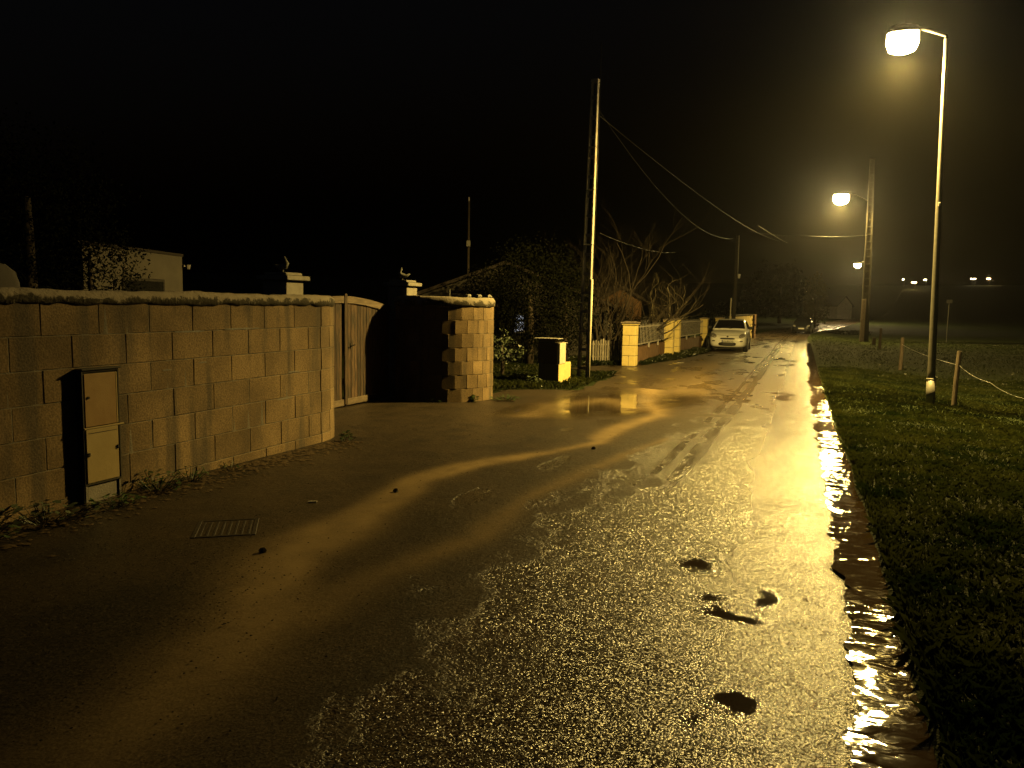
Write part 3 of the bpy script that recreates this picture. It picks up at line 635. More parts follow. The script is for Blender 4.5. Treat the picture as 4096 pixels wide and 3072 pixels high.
wall2 = thing('block_wall', 'short curved concrete block wall stub between the gate and the open grass', 'wall', base, RZ)
R2 = 1.18; C2 = (10.64, 7.215)
arc = [(C2[0]-R2*math.cos(a), C2[1]-R2*math.sin(a)) for a in np.radians(np.arange(4, 86, 4))]
block_wall(wall2, ORG2, [(9.60, 7.62)]+arc, -1, 1.565, 7, 0, cop=.16, seed=8)
# loose stones on the stub
for i, (ss, tq, lab) in enumerate(((10.02, 6.28, 'rough stone lying on top of the curved wall stub, nearest the gate'), (10.22, 6.16, 'flat broken stone lying in the middle on top of the curved wall stub'), (10.45, 6.06, 'small stone lying on top of the curved wall stub near its right end'))):
    rr = random.Random(i); mb = MB(); v = []
    for z, k in ((0, .8), (.03, 1), (.065, .7)):
        for j in range(7): q = 2*math.pi*j/7; v.append((math.cos(q)*.085*k*rr.uniform(.75, 1.2), math.sin(q)*.06*k*rr.uniform(.75, 1.2), z+rr.uniform(-.006, .006)))
    mb.add(v, [(r_*7+j, r_*7+(j+1) % 7, r_*7+7+(j+1) % 7, r_*7+7+j) for r_ in range(2) for j in range(7)]+[tuple(range(6, -1, -1)), tuple(range(14, 21))])
    solo('loose_stone', mb, 'concrete', lab, 'stone', WZ(ss, tq+.07, 1.715), RZ, 'stones lying on the wall stub')
solo('iron_stake', MB().tube([(0, 0, -1.9), (0, 0, .10)], .014, 8), 'galv', 'thin pale metal stake standing behind the curved wall stub', 'stake', WZ(10.6, 7.0, 1.78), 0)

# tall rounded post at the far left
b = W(1.35, 6.9); r = thing('rendered_post', 'dark rounded rendered pier rising behind the wall at the left picture edge', 'pier', b, RZ)
mb = MB(); v = []
for k, z in ((1, -.1), (1, 1.62), (1.0, 1.78), (.93, 1.87), (.75, 1.93), (.4, 1.96)):
    for j in range(16):
        q = 2*math.pi*j/16; v.append((math.copysign(abs(math.cos(q))**.5, math.cos(q))*.32*k, math.copysign(abs(math.sin(q))**.5, math.sin(q))*.30*k, z))
mb.add(v, [(r_*16+j, r_*16+(j+1) % 16, r_*16+16+(j+1) % 16, r_*16+16+j) for r_ in range(5) for j in range(16)]+[tuple(range(80, 96))])
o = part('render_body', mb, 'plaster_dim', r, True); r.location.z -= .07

# ------------------------------------------------------------------ gate pillars, birds, gate
def gate_pillar(s0, label, zt, ground):
    b = WZ(s0, 7.45, ground); r = thing('gate_pillar', label, 'pillar', b, RZ)
    n = 8; hh = (zt-ground+.0)/n
    for i in range(n):
        off = .004*((i*7) % 3-1)
        part('block', MB().box(0+off, .40+off, 0+off, .40-off, i*hh+.003, (i+1)*hh-.003, .008), 'plaster', r)
    part('mortar', MB().box(.012, .388, .012, .388, -.2, n*hh+.0, 0), 'mortar', r)
    t = n*hh
    part('cap_slab', MB().box(-.07, .47, -.07, .47, t+.01, t+.075, .008), 'concrete', r)
    part('cap_top', MB().box(.01, .39, .01, .39, t+.077, t+.12, .01), 'concrete', r)
    part('mortar_bed', MB().box(.02, .38, .02, .38, t-.001, t+.009, 0), 'mortar', r)
    return WZ(s0+.2, 7.65, zt+.122)
p1 = gate_pillar(6.18, 'pale square gate pillar with slab cap and bird figure, standing behind the long wall', 1.885, -.1)
p2p = gate_pillar(9.72, 'square gate pillar with slab cap and bird figure, beside the curved wall stub', 1.905, -.18)
def bird(loc, d, label):
    mb = MB()
    pts = [(-.135*d, 0, .115), (-.085*d, 0, .085), (-.03*d, 0, .075), (.03*d, 0, .095), (.05*d, 0, .135), (.035*d, 0, .175), (.022*d, 0, .205), (.016*d, 0, .232)]
    rd = [.010, .024, .044, .048, .036, .021, .021, .008]
    mb.tube(pts, rd, 10); o = thing('bird_statue', label, 'statue', loc, .0)
    part('body', mb, 'stone_bird', o, True)
    part('beak', MB().tube([(.03*d, 0, .208), (.062*d, 0, .20)], [.008, .002], 5), 'stone_bird', o, True)
    part('leg', MB().tube([(.0, .012, 0), (.0, .012, .04)], .007, 5), 'stone_bird', o)
    part('leg', MB().tube([(.0, -.012, 0), (.0, -.012, .04)], .007, 5), 'stone_bird', o)
    part('plinth', MB().box(-.03, .03, -.03, .03, 0, .008, .002), 'stone_bird', o)
bird(p1, 1, 'small grey stone bird with raised neck facing right, on the left gate pillar')
bird(p2p, -1, 'small grey stone bird with raised neck facing left, on the pillar by the wall stub')
def leaf_top(u):  # u 0 at the meeting stile .. 1 at the pillar
    return 1.70-.17*u**1.7
def gate_leaf(sa, sb, label, mid_at_a):
    b = WZ(sa, 7.80, -.14); r = thing('wooden_gate', label, 'gate', b, RZ); L = sb-sa; n = int(L/.098); wv = L/n
    for i in range(n):
        x0, x1 = i*wv+.003, (i+1)*wv-.003; u = (x0+x1)/2/L; u = u if mid_at_a else 1-u; dz = random.uniform(-.004, .003)
        part('plank', MB().box(x0, x1, dz, .028+dz, .02, leaf_top(u)+.14-.05, .004), 'wood', r)
    for z0, dpt, thk in ((0.0, -.02, .10),):
        part('bottom_rail', MB().box(0, L, -.028, -.006, z0, z0+.11, .004), 'rail_wood', r)
    mb = MB(); m = 14; v = []
    for i in range(m+1):
        x = L*i/m; u = x/L if mid_at_a else 1-x/L; zt = leaf_top(u)+.14
        for y, z in ((-.034, zt-.115), (.036, zt-.115), (.036, zt), (-.034, zt)): v.append((x, y, z))
    mb.add(v, [(i*4+j, i*4+(j+1) % 4, i*4+4+(j+1) % 4, i*4+4+j) for i in range(m) for j in range(4)]+[(0, 1, 2, 3), (m*4+3, m*4+2, m*4+1, m*4)])
    part('top_rail', mb, 'rail_wood', r)
    for zz in (.35, 1.25): part('back_rail', MB().box(.02, L-.02, .032, .06, zz, zz+.1, .004), 'wood', r)
    return r, L
gl, L1 = gate_leaf(8.19, 9.68, 'right leaf of the arched plank gate, seen between the wall end and the dark pillar', True)
part('meeting_stile', MB().box(-.055, .03, -.045, -.036, 0.02, 1.82, .004).box(-.05, .025, -.05, -.0365, 1.82, 1.88, .004), 'wood', gl)
mb = MB().box(.10, .13, -.05, -.036, .95, 1.05, .003).tube([(.115, -.06, 1.0), (.20, -.075, 1.02)], .012, 6); part('latch', mb, 'dark_metal', gl)
gate_leaf(6.62, 8.13, 'left leaf of the arched plank gate, mostly hidden behind the long wall', False)

# ------------------------------------------------------------------ meter box
MS = 1.41
b = W(MS, 5.765); mbx = thing('meter_box', 'tall narrow two door meter box on short legs against the block wall', 'meter box', b, RZ)
part('casing', MB().box(0, .34, .0, .052, .15, 1.03, .006), 'box_shaded', mbx)
part('frame', MB().box(-.004, .010, -.012, .02, .14, 1.04, .002).box(.328, .342, -.012, .02, .14, 1.04, .002).box(.010, .328, -.012, .02, 1.026, 1.04, .002).box(.010, .328, -.011, .02, .14, .155, .002), 'box_shaded', mbx)
d1 = part('door', MB().box(.014, .306, -.017, -.003, .60, 1.014, .004), 'box_upper', mbx, label='upper rust stained brown door')
part('lock', MB().tube([(.045, -.016, .83), (.045, -.024, .83)], .011, 10), 'dark_metal', d1, True)
part('hinge_strip', MB().box(.308, .324, -.013, -.001, .60, 1.014, .003), 'box_metal', mbx)
d2 = part('door', MB().box(.012, .312, -.020, -.003, .158, .580, .004), 'box_metal', mbx, label='lower pale yellow door')
part('latch', MB().box(.018, .04, -.030, -.0205, .385, .40, .002).box(.026, .040, -.028, -.0205, .37, .383, .002), 'dark_metal', d2)
part('latch', MB().box(.292, .308, -.030, -.0205, .395, .425, .002), 'dark_metal', d2)
part('rib', MB().box(.03, .30, -.0225, -.0202, .548, .552, 0), 'box_shaded', d2)
part('ledge', MB().box(-.002, .37, -.022, .0, .583, .596, .002), 'box_metal', mbx)
part('lid', MB().box(-.012, .352, -.028, .05, 1.042, 1.056, .003), 'box_shaded', mbx)
for x in (.004, .316): part('leg', MB().box(x, x+.02, -.004, .03, -.15, .139, .002), 'concrete', mbx)
part('plinth_panel', MB().box(.03, .31, .006, .05, -.05, .139, .003), 'plaster', mbx)
part('side_shade', MB().box(-.007, -.0045, .0, .05, -.12, 1.03, 0), 'dark_metal', mbx)  # dark sheet added over the unlit side; its colour carries the shade

# ------------------------------------------------------------------ meter cabinets by the pole
b = WZ(13.97, 5.80, -.24); r = thing('meter_cabinet', 'masonry meter cabinet with pale lit door and slab top beside the concrete pole', 'cabinet', b, RZ)
part('lower_masonry', MB().box(0, .46, 0, .50, -.15, .50, .01), 'cream', r)
part('lower_masonry', MB().box(.466, .98, 0.004, .50, -.15, .50, .01), 'cream', r)
part('plinth', MB().box(-.01, .99, -.008, .1, -.15, .06, .01), 'cream', r)
part('upper_box', MB().box(.0, .47, .03, .52, .502, 1.00, .006), 'box_shaded', r)
part('door', MB().box(.005, .465, -.015, .028, .50, .99, .006), 'guard', r)
part('neck', MB().box(-.01, .30, .10, .50, 1.002, 1.07, .005), 'cream', r)
part('slab', MB().box(-.06, .34, .02, .62, 1.072, 1.092, .003), 'concrete', r)
part('shelf', MB().box(.48, 1.35, .20, .55, .93, .945, .002), 'concrete', r)
part('rear_panel', MB().box(.50, 1.20, .30, .50, .502, .925, .005), 'box_shaded', r)

# ------------------------------------------------------------------ roadside fence with cream pillars
def cream_pillar(px, py, label, w=.42, hh=1.36, rows=4, Y=None, d=.42):
    b = gnd(px, py)
    if Y: b = atY(px, py, Y); b.z = zf(b.x, b.y)
    r = thing('fence_pillar', label, 'pillar', b, RZ)
    # base point = lower left corner of the face towards the camera
    for i in range(rows):
        z0 = hh*i/rows+.006; z1 = hh*(i+1)/rows-.006
        if i % 2 == 0 and w > .4: part('block', MB().box(0, d, -w, -w*.5-.004, z0, z1, .01), 'cream', r); part('block', MB().box(0, d, -w*.5+.004, 0, z0, z1, .01), 'cream', r)
        else: part('block', MB().box(0, d, -w, 0, z0, z1, .01), 'cream', r)
    part('mortar', MB().box(.010, d-.010, -w+.010, -.010, -.25, hh, 0), 'tile_cap', r)
    part('cap_moulding', MB().box(-.03, d+.03, -w-.03, .03, hh+.002, hh+.05, .008), 'cream', r)
    part('cap', MB().box(-.06, d+.06, -w-.06, .06, hh+.052, hh+.095, .01).box(.03, d-.03, -w+.03, -.03, hh+.093, hh+.12, .01), 'tile_cap', r)
    return b
def low_wall(a, bb, label, h0, th=.2):
    """from a to bb (world points), thickness away from the road"""
    d = (bb-a); L = math.hypot(d.x, d.y); ang = math.atan2(d.y, d.x); dz = d.z
    r = thing('low_wall', label, 'wall', a, ang)
    v = []; n = 8
    for i in range(n+1):
        x = L*i/n; z = dz*i/n
        for y, zz in ((0, z-.3), (0, z+h0), (th, z+h0), (th, z-.3)): v.append((x, y+.012*(fbm(x*2, zz*3)-.5)*(y == 0), zz))
    part('wall', MB().add(v, [(i*4+j, i*4+(j+1) % 4, i*4+4+(j+1) % 4, i*4+4+j) for i in range(n) for j in range(4)]+[(0, 1, 2, 3), (n*4+3, n*4+2, n*4+1, n*4)]), 'brown_wall', r)
    return r, L, ang
def railing(a, L, ang, dz, z0, z1, n, label, y=-.02):
    r = thing('railing', label, 'railing', a, ang)
    sl = dz/L
    def bar(x0, x1, z, hh, nm):
        v = [(x0, y-.012, z+sl*x0), (x1, y-.012, z+sl*x1), (x1, y+.012, z+sl*x1), (x0, y+.012, z+sl*x0)]; v += [(p[0], p[1], p[2]+hh) for p in v]
        part(nm, MB().add(v, [(3, 2, 1, 0), (4, 5, 6, 7)]+[(j, (j+1) % 4, 4+(j+1) % 4, 4+j) for j in range(4)]), 'white_metal', r)
    bar(0, L, z0, .035, 'bottom_rail'); bar(0, L, z1, .035, 'top_rail')
    bm = None
    for i in range(n):
        x = (i+.5)*L/n; p = (x, y-.02, sl*x)
        if bm is None:
            bm = MB().box(-.007, .007, -.006, .006, z0-.0, z1+.06, 0).add([(-.007, -.006, z1+.06), (.007, -.006, z1+.06), (.007, .006, z1+.06), (-.007, .006, z1+.06), (0, 0, z1+.14)], [(0, 1, 4), (1, 2, 4), (2, 3, 4), (3, 0, 4)]).mesh('bar', 'white_metal')
        link('bar', bm, r, p)
    for x in (L*.33, L*.66): part('stanchion', MB().box(x-.03, x+.03, y-.03, y+.03, z0-.16+sl*x, z0+.02+sl*x, .004), 'white_metal', r)
    return r
cream_pillar(2486, 1464, 'nearest cream block fence pillar, beside the picket fence', hh=1.30)
A1 = gnd(2545, 1463); 
cream_pillar(2652, 1424, 'cream fence pillar at the far end of the first railing', w=.36, hh=1.34)
cream_pillar(2682, 1419, 'cream fence pillar close behind its twin, starting the second railing', w=.32, hh=1.36)
cream_pillar(2798, 1384, 'cream fence pillar behind the white car bonnet corner', w=.34, hh=1.38, Y=38.5)
cream_pillar(2858, 1378, 'brownish fence pillar behind the roof of the white car', w=.40, hh=1.40, Y=43)
def linept(s, t): return W(s, t)
a = gnd(2549, 1460); bpt = atY(2660, 1421, 30.3); bpt.z = zf(bpt.x, bpt.y)
rw, L, ang = low_wall(a, bpt, 'low brown rendered wall under the first railing', .56)
railing(a+Vector((0, 0, 0)), L, ang, bpt.z-a.z, .66, 1.22, 21, 'pale metal railing with spiked bars between the nearest two fence pillars')
a = atY(2704, 1416, 31.6); a.z = zf(a.x, a.y); bpt = atY(2806, 1384, 38.4); bpt.z = zf(bpt.x, bpt.y)
rw, L, ang = low_wall(a, bpt, 'low brown rendered wall under the second railing, towards the white car', .58)
railing(a, L, ang, bpt.z-a.z, .70, 1.30, 26, 'pale metal railing with spiked bars ending behind the white car')
# pale backdrop wall of the garden behind the second railing
a2 = a+Vector((N_[0]*2.6-.3, N_[1]*2.6-.5, 0)); r = thing('garden_shed', 'low pale rendered garden outbuilding seen through the second railing', 'shed', a2, ang)
part('wall', MB().box(0, L+.6, 0, 2, -.2, 1.36, .02), 'plaster', r); part('roof', MB().box(-.1, L+.7, -.12, 2.1, 1.362, 1.42, .01), 'roof', r)
part('door', MB().box(3.2, 4.1, -.03, .01, 0, 1.2, .01), 'white_metal', r)
part('window', MB().box(1.2, 2.0, -.02, .01, .55, 1.1, .01), 'pane', r)
# picket fence
pa = gnd(2366, 1456); pb_ = gnd(2484, 1458); d = pb_-pa; ang = math.atan2(d.y, d.x); L = math.hypot(d.x, d.y)
r = thing('picket_fence', 'low wooden picket fence between the concrete pole and the nearest cream pillar', 'fence', pa, ang)
for i in range(12):
    x = .05+i*(L-.1)/11; hh = random.uniform(.72, .84); wv = .026
    part('picket', MB().prism([(x-wv, 0.02), (x+wv, 0.02), (x+wv, hh), (x+wv*.2, hh+.035), (x-wv, hh)], -.012, .012), 'picket', r).rotation_euler = (0, random.uniform(-.01, .01), 0)
for z in (.22, .62): part('rail', MB().box(0, L, .014, .035, z, z+.05, .003), 'picket', r)
# far ochre wall
a = atY(2922, 1350, 44.5); a.z = zf(a.x, a.y); bb = atY(3008, 1330, 57); bb.z = zf(bb.x, bb.y)
d = bb-a; ang = math.atan2(d.y, d.x); L = math.hypot(d.x, d.y)
r = thing('garden_wall', 'far ochre rendered wall with dark tile coping beyond the white car', 'wall', a, ang)
part('wall', MB().box(0, L, 0, .22, -.4, 1.58, .01), 'far_wall', r)
for i in range(16):
    part('coping_tile', MB().box(L*i/16+.01, L*(i+1)/16-.01, -.05, .27, 1.585+.01*(i % 2), 1.64+.01*(i % 2), .01), 'roof', r)
cc = atY(3012, 1330, 59.5); cc.z = zf(cc.x, cc.y); part('pier', MB().box(L+.02, L+1.4, -.15, .6, -.4, 1.62, .02), 'brown_wall', r)
# mid pole
b = atY(2931, 1350, 41.5); b.z = zf(b.x, b.y); t_ = atY(2933, 942, 41.5)
r = thing('telephone_pole', 'slim dark telephone pole rising behind the white car', 'pole', b, RZ)
hh = t_.z-b.z; part('pole', MB().tube([(0, 0, -.2), (0, 0, hh*.55), (0, 0, hh)], [.11, .09, .07], 10), 'unlit_concrete', r, True)
zz = 1.6+(1236-1107)*41.5/3072-b.z
part('junction_box', MB().box(-.10, .06, -.24, -.12, zz-.12, zz+.12, .01), 'white_metal', r)
part('conduit', MB().tube([(-.1, .17, -.1), (-.1, .17, 2.55)], .03, 6), 'guard', r, True)
part('lit_strip', MB().tube([(-.06, -.115, zz), (-.05, -.09, hh)], .025, 6), 'galv', r, True)  # pale tube added to stand in for the lit edge of the pole

# ------------------------------------------------------------------ white hatchback
def car_body_mesh(dark=False):
    st = [(-2.02, .52, .30, .50, .56, .56), (-1.99, .66, .24, .60, .63, .64), (-1.90, .75, .20, .70, .72, .74), (-1.75, .80, .19, .78, .80, .83), (-1.55, .825, .19, .84, .87, .90), (-1.25, .84, .19, .89, .93, .95), (-.90, .845, .19, .93, .98, 1.0),
          (-.4, .845, .19, .94, 1.0, 1.02), (.4, .845, .19, .95, 1.02, 1.04), (1.2, .84, .20, .97, 1.03, 1.05), (1.65, .82, .22, .97, 1.02, 1.04), (1.92, .76, .28, .92, .98, 1.0), (2.02, .66, .36, .78, .86, .88)]
    v = []; K = 14
    for y, w_, zb, zs, zi, zc in st:
        half = [(w_*.80, zb), (w_*.95, zb+.06), (w_, zb+.22 if zb+.22 < zs else (zb+zs)/2), (w_*.99, zb+(zs-zb)*.75), (w_*.95, zs), (w_*.80, zi), (w_*.40, zc)]
        ring = [(x, y, z) for x, z in half]+[(-x, y, z) for x, z in reversed(half)]
        v += ring
    f = [(i*K+j, i*K+(j+1) % K, i*K+K+(j+1) % K, i*K+K+j) for i in range(len(st)-1) for j in range(K)]+[tuple(range(K)), tuple(range(len(st)*K-1, len(st)*K-K-1, -1))]
    return MB().add(v, f)
def cabin_mesh():
    st = [(-.92, .74, .99), (-.60, .70, 1.18), (-.30, .645, 1.35), (-.12, .615, 1.415), (.2, .605, 1.455), (.8, .60, 1.465), (1.4, .585, 1.42), (1.72, .60, 1.28), (1.98, .66, 1.0)]
    v = []; K = 8
    for y, w_, z in st:
        wb = .79 if -.9 < y < 1.9 else w_
        v += [(wb, y, .97), (w_+.02, y, (z-.06) if z > 1.04 else z-.01), (w_*.90, y, z-.012), (w_*.45, y, z), (-w_*.45, y, z), (-w_*.90, y, z-.012), (-w_-.02, y, (z-.06) if z > 1.04 else z-.01), (-wb, y, .97)]
    f = [(i*K+j, i*K+(j+1) % K, i*K+K+(j+1) % K, i*K+K+j) for i in range(len(st)-1) for j in range(K)]+[tuple(range(K)), tuple(range(len(st)*K-1, len(st)*K-K-1, -1))]
    return MB().add(v, f)
def build_car(loc, rz, label, name='parked_car', paint='car_paint', detail=True):
    r = thing(name, label, 'car', loc, rz)
    body = part('body', car_body_mesh(), paint, r, True); cab = part('roof_shell', cabin_mesh(), paint, r, True)
    m = body.modifiers.new('s', 'SUBSURF'); m.levels = m.render_levels = 1
    me = body.data; bm = BVHTree.FromPolygons([v.co.copy() for v in me.vertices], [tuple(p.vertices) for p in me.polygons])
    def surf(x, z, off):
        h = bm.ray_cast(Vector((x, -5, z)), Vector((0, 1, 0)))
        return (h[0].y if h[0] is not None else -1.9)-off
    def patch(nm, poly, mt, off=.012, par=None):
        n = len(poly); cx = sum(p[0] for p in poly)/n; cz = sum(p[1] for p in poly)/n; v = [(cx, surf(cx, cz, off), cz)]; f = []
        for k in (.5, 1):
            for x, z in poly: X_, Z_ = cx+(x-cx)*k, cz+(z-cz)*k; v.append((X_, surf(X_, Z_, off), Z_))
        for x, z in poly: v.append((x, surf(x, z, off)+.05, z))
        for j in range(n):
            q = (j+1) % n; f += [(0, 1+j, 1+q), (1+j, 1+n+j, 1+n+q, 1+q), (1+n+j, 1+2*n+j, 1+2*n+q, 1+n+q)]
        return part(nm, MB().add(v, f), mt, par or r, True)
    def rrect(cx, cz, a, b_, n=18, pw=3.5, skew=0):
        return [(cx+math.copysign(abs(math.cos(q))**(2/pw), math.cos(q))*a, cz+skew*((math.cos(q)*a))+math.copysign(abs(math.sin(q))**(2/pw), math.sin(q))*b_) for q in [2*math.pi*i/n for i in range(n)]]
    # windscreen
    def win(nm, q4, par=None, mt='glass_dark'):
        a, b_, c, d_ = [Vector(p) for p in q4]; v = []; n = 6
        nrm = (b_-a).cross(d_-a).normalized()
        if nrm.z < 0 and abs(nrm.z) > .3: nrm = -nrm
        for i in range(n+1):
            for j in range(n+1):
                u, w_ = i/n, j/n; p = a*(1-u)*(1-w_)+b_*u*(1-w_)+c*u*w_+d_*(1-u)*w_; p = p+nrm*(.012+.05*math.sin(math.pi*u)*.35); v.append(p)
        return part(nm, MB().add(v, [(i*(n+1)+j, (i+1)*(n+1)+j, (i+1)*(n+1)+j+1, i*(n+1)+j+1) for i in range(n) for j in range(n)]), mt, par or r, True)
    win('windscreen', [(-.69, -.84, 1.03), (.69, -.84, 1.03), (.555, -.19, 1.395), (-.555, -.19, 1.395)])
    win('rear_window', [(-.56, 1.92, 1.08), (.56, 1.92, 1.08), (.5, 1.58, 1.36), (-.5, 1.58, 1.36)])
    for sx in (-1, 1):
        v = [(sx*.80, -.62, 1.03), (sx*.80, .25, 1.03), (sx*.655, .25, 1.36), (sx*.68, -.20, 1.33)]
        o = part('side_window', MB().add([(p[0]+sx*.004, p[1], p[2]) for p in v]+[(p[0]-sx*.02, p[1], p[2]) for p in v], [(0, 1, 2, 3), (7, 6, 5, 4), (0, 4, 5, 1), (1, 5, 6, 2), (2, 6, 7, 3), (3, 7, 4, 0)]), 'glass_dark', r)
        v = [(sx*.80, .33, 1.03), (sx*.80, 1.25, 1.05), (sx*.65, 1.15, 1.34), (sx*.655, .33, 1.36)]
        o = part('side_window', MB().add([(p[0]+sx*.004, p[1], p[2]) for p in v]+[(p[0]-sx*.02, p[1], p[2]) for p in v], [(0, 1, 2, 3), (7, 6, 5, 4), (0, 4, 5, 1), (1, 5, 6, 2), (2, 6, 7, 3), (3, 7, 4, 0)]), 'glass_dark', r)
        mb = MB().box(sx*.92-.10, sx*.92+.08, -.62, -.50, 1.0, 1.14, .03); part('mirror', mb, 'black_plastic', r)
        patch('headlight', [(sx*(.62+x*math.cos(.5)-z*math.sin(.5)*1), .735+x*math.sin(.42)+z*math.cos(.42)) for x, z in [(math.cos(q)*.15, math.sin(q)*.085) for q in [2*math.pi*i/16 for i in range(16)]]][::sx], 'headlight', .014)
        patch('fog_lamp', rrect(sx*.60, .50, .065, .024), 'black_plastic', .012)
        for yy in (-1.28, 1.24):
            wr = .30
            arch = part('wheel_arch', MB().tube([(sx*.80, yy, .31), (sx*.852, yy, .31)], .345, 24), 'black_plastic', r)
            wh = part('tyre', MB().tube([(sx*.66, yy, wr), (sx*.68, yy, wr), (sx*.84, yy, wr), (sx*.862, yy, wr)], [.27, .298, .298, .27], 24), 'tyre', r, True)
            part('rim', MB().tube([(sx*.84, yy, wr), (sx*.870, yy, wr)], [.20, .185], 16), 'rim', wh, True)
    patch('upper_grille', rrect(0, .607, .32, .036, skew=0), 'black_plastic', .010)
    patch('lower_grille', rrect(0, .365, .38, .080), 'black_plastic', .010)
    pl = patch('number_plate', rrect(.02, .49, .26, .052, 20, 9), 'plate', .026)
    if detail:
        y0 = surf(0, .49, .040)
        part('plate_band', MB().box(-.235, -.20, y0-.004, y0, .442, .538), 'plate_blue', pl)
        cu = bpy.data.curves.new('t', 'FONT'); cu.body = 'CN-805-WJ'; cu.size = .088; cu.align_x = 'CENTER'; cu.align_y = 'CENTER'; cu.extrude = .0015
        to = bpy.data.objects.new('t', cu); COL.objects.link(to); dg = bpy.context.evaluated_depsgraph_get(); me_ = bpy.data.meshes.new_from_object(to.evaluated_get(dg)); bpy.data.objects.remove(to)
        me_.materials.clear(); me_.materials.append(M['plate_ink'])
        o = link('plate_lettering', me_, pl, (.04, y0-.004, .49)); o.rotation_euler = (math.pi/2, 0, 0)
        part('emblem', MB().tube([(0, surf(0, .70, .004), .70), (0, surf(0, .70, .03), .705)], .042, 14), 'dark_metal', r, True)
        part('wiper', MB().tube([(-.5, -.90, 1.035), (.05, -.72, 1.13)], .008, 5), 'black_plastic', r)
        part('wiper', MB().tube([(.0, -.90, 1.035), (.5, -.72, 1.12)], .008, 5), 'black_plastic', r)
        part('aerial', MB().tube([(0, 0, 1.45), (0, .25, 1.62)], [.006, .003], 5), 'black_plastic', r)
        part('bonnet_seam', MB().tube([(-.78, -1.70, .815), (-.6, -1.86, .775), (0, -1.95, .74), (.6, -1.86, .775), (.78, -1.70, .815)], .004, 4), 'black_plastic', r)
        part('underside', MB().box(-.66, .66, -1.8, 1.8, .16, .26, .02), 'black_plastic', r)
    for sx in (-1, 1):
        part('tail_light', MB().box(sx*.72-.06, sx*.72+.06, 1.90, 2.0, .8, 1.0, .02), 'black_plastic', r)
    return r
fc_ = gnd(2904, 1407); cl = fc_+Vector((E_[0]*2.0, E_[1]*2.0, 0)); cl.z = zf(cl.x, cl.y)-.005
build_car(cl, RZ-math.pi/2+math.radians(1), 'white three door hatchback parked by the fence, facing the camera')
d0 = gnd(3212, 1322); dc = atY(3212, 1322, 74); dc.z = zf(dc.x, dc.y)
build_car(dc, RZ-math.pi/2-.1, 'dark car parked far down the lane in the shadows', paint='dark_paint', detail=False)

# ------------------------------------------------------------------ cables
def cable(pts, rad, label, cat='cable', name='overhead_cable', sag=.4, m='cable'):
    P = []
    for a, b_ in zip(pts[:-1], pts[1:]):
        for i in range(17):
            u = i/16; p = a.lerp(b_, u); p.z -= sag*4*u*(1-u); P.append(p)
    base = P[0].copy(); mb = MB().tube([p-base for p in P], rad, 6); solo(name, mb, m, label, cat, base, smooth=True)
topL = pt-Vector((0, 0, .5)); midT = t_-Vector((0, 0, .15)); top2 = p2t-Vector((0, 0, 1.5))
cable([topL, midT], .006, 'overhead cable sagging from the concrete pole to the telephone pole', sag=.9)
cable([topL+Vector((.1, 0, -.25)), atY(3120, 965, 70)], .007, 'overhead cable running from the concrete pole down the lane', sag=.5)
cable([atY(2400, 933, pb.y), atY(2700, 1010, 34)], .007, 'low service cable leaving the concrete pole towards the bare trees', sag=.15)
cable([atY(3470, 940, p2b.y), atY(3230, 944, 50), atY(2990, 925, 48)], .013, 'overhead cable leaving the far pole to the left, level with its top', sag=.08)
cable([atY(3030, 900, 52), atY(3150, 972, 60)], .013, 'short visible run of cable under the second lamp', sag=.05)

# ------------------------------------------------------------------ right verge fence posts and tape
def fpost(px, py, top, wpx, label, m='post_wood', Y=None):
    b = gnd(px, py)
    h = (py-top)*b.y/3072; wv = wpx*b.y/3072/2; rr = random.Random(px)
    mb = MB().tube([(0, 0, -.2), (0, 0, 0), (.01, 0, h*.5), (rr.uniform(.0, .04), 0, h)], [wv*1.05, wv, wv*.95, wv*.9], 9)
    solo('fence_post', mb, m, label, 'post', b, 0, smooth=False); return b, h
q1, hq = fpost(3600, 1486, 1350, 14, 'pale square cut wooden fence post, left of the near lamp pole')
q2, h2_ = fpost(3814, 1632, 1402, 19, 'dark thick wooden fence post just right of the near lamp pole')
fpost(3518, 1398, 1313, 11, 'dark fence post further off, between the utility pole and the pale post')
fpost(3494, 1382, 1350, 15, 'short stubby post nearest the far utility pole')
tA = q2+Vector((.05, 0, h2_*.75)); 
cable([tA, atY(3960, 1530, 12.5), atY(4130, 1600, 10.2)], .0035, 'pale electric fence tape sagging to the right of the dark post', 'fence tape', 'fence_tape', sag=.05, m='tape')
cable([q1+Vector((0, 0, hq*.8)), tA], .004, 'thin fence wire between the pale post and the dark post', 'fence wire', 'fence_wire', sag=.06, m='tape')
sgn = atY(3797, 1206, 60); sb = Vector((sgn.x, sgn.y, zf(sgn.x, sgn.y))); r = thing('road_sign', 'dim blank back of a far road sign right of the near lamp pole', 'sign', sb, 0)
part('post', MB().tube([(0, 0, -.2), (0, 0, sgn.z-sb.z)], .03, 6), 'galv', r); part('panel', MB().box(-.22, .22, -.04, -.031, sgn.z-sb.z-.12, sgn.z-sb.z+.13, .003), 'galv', r)

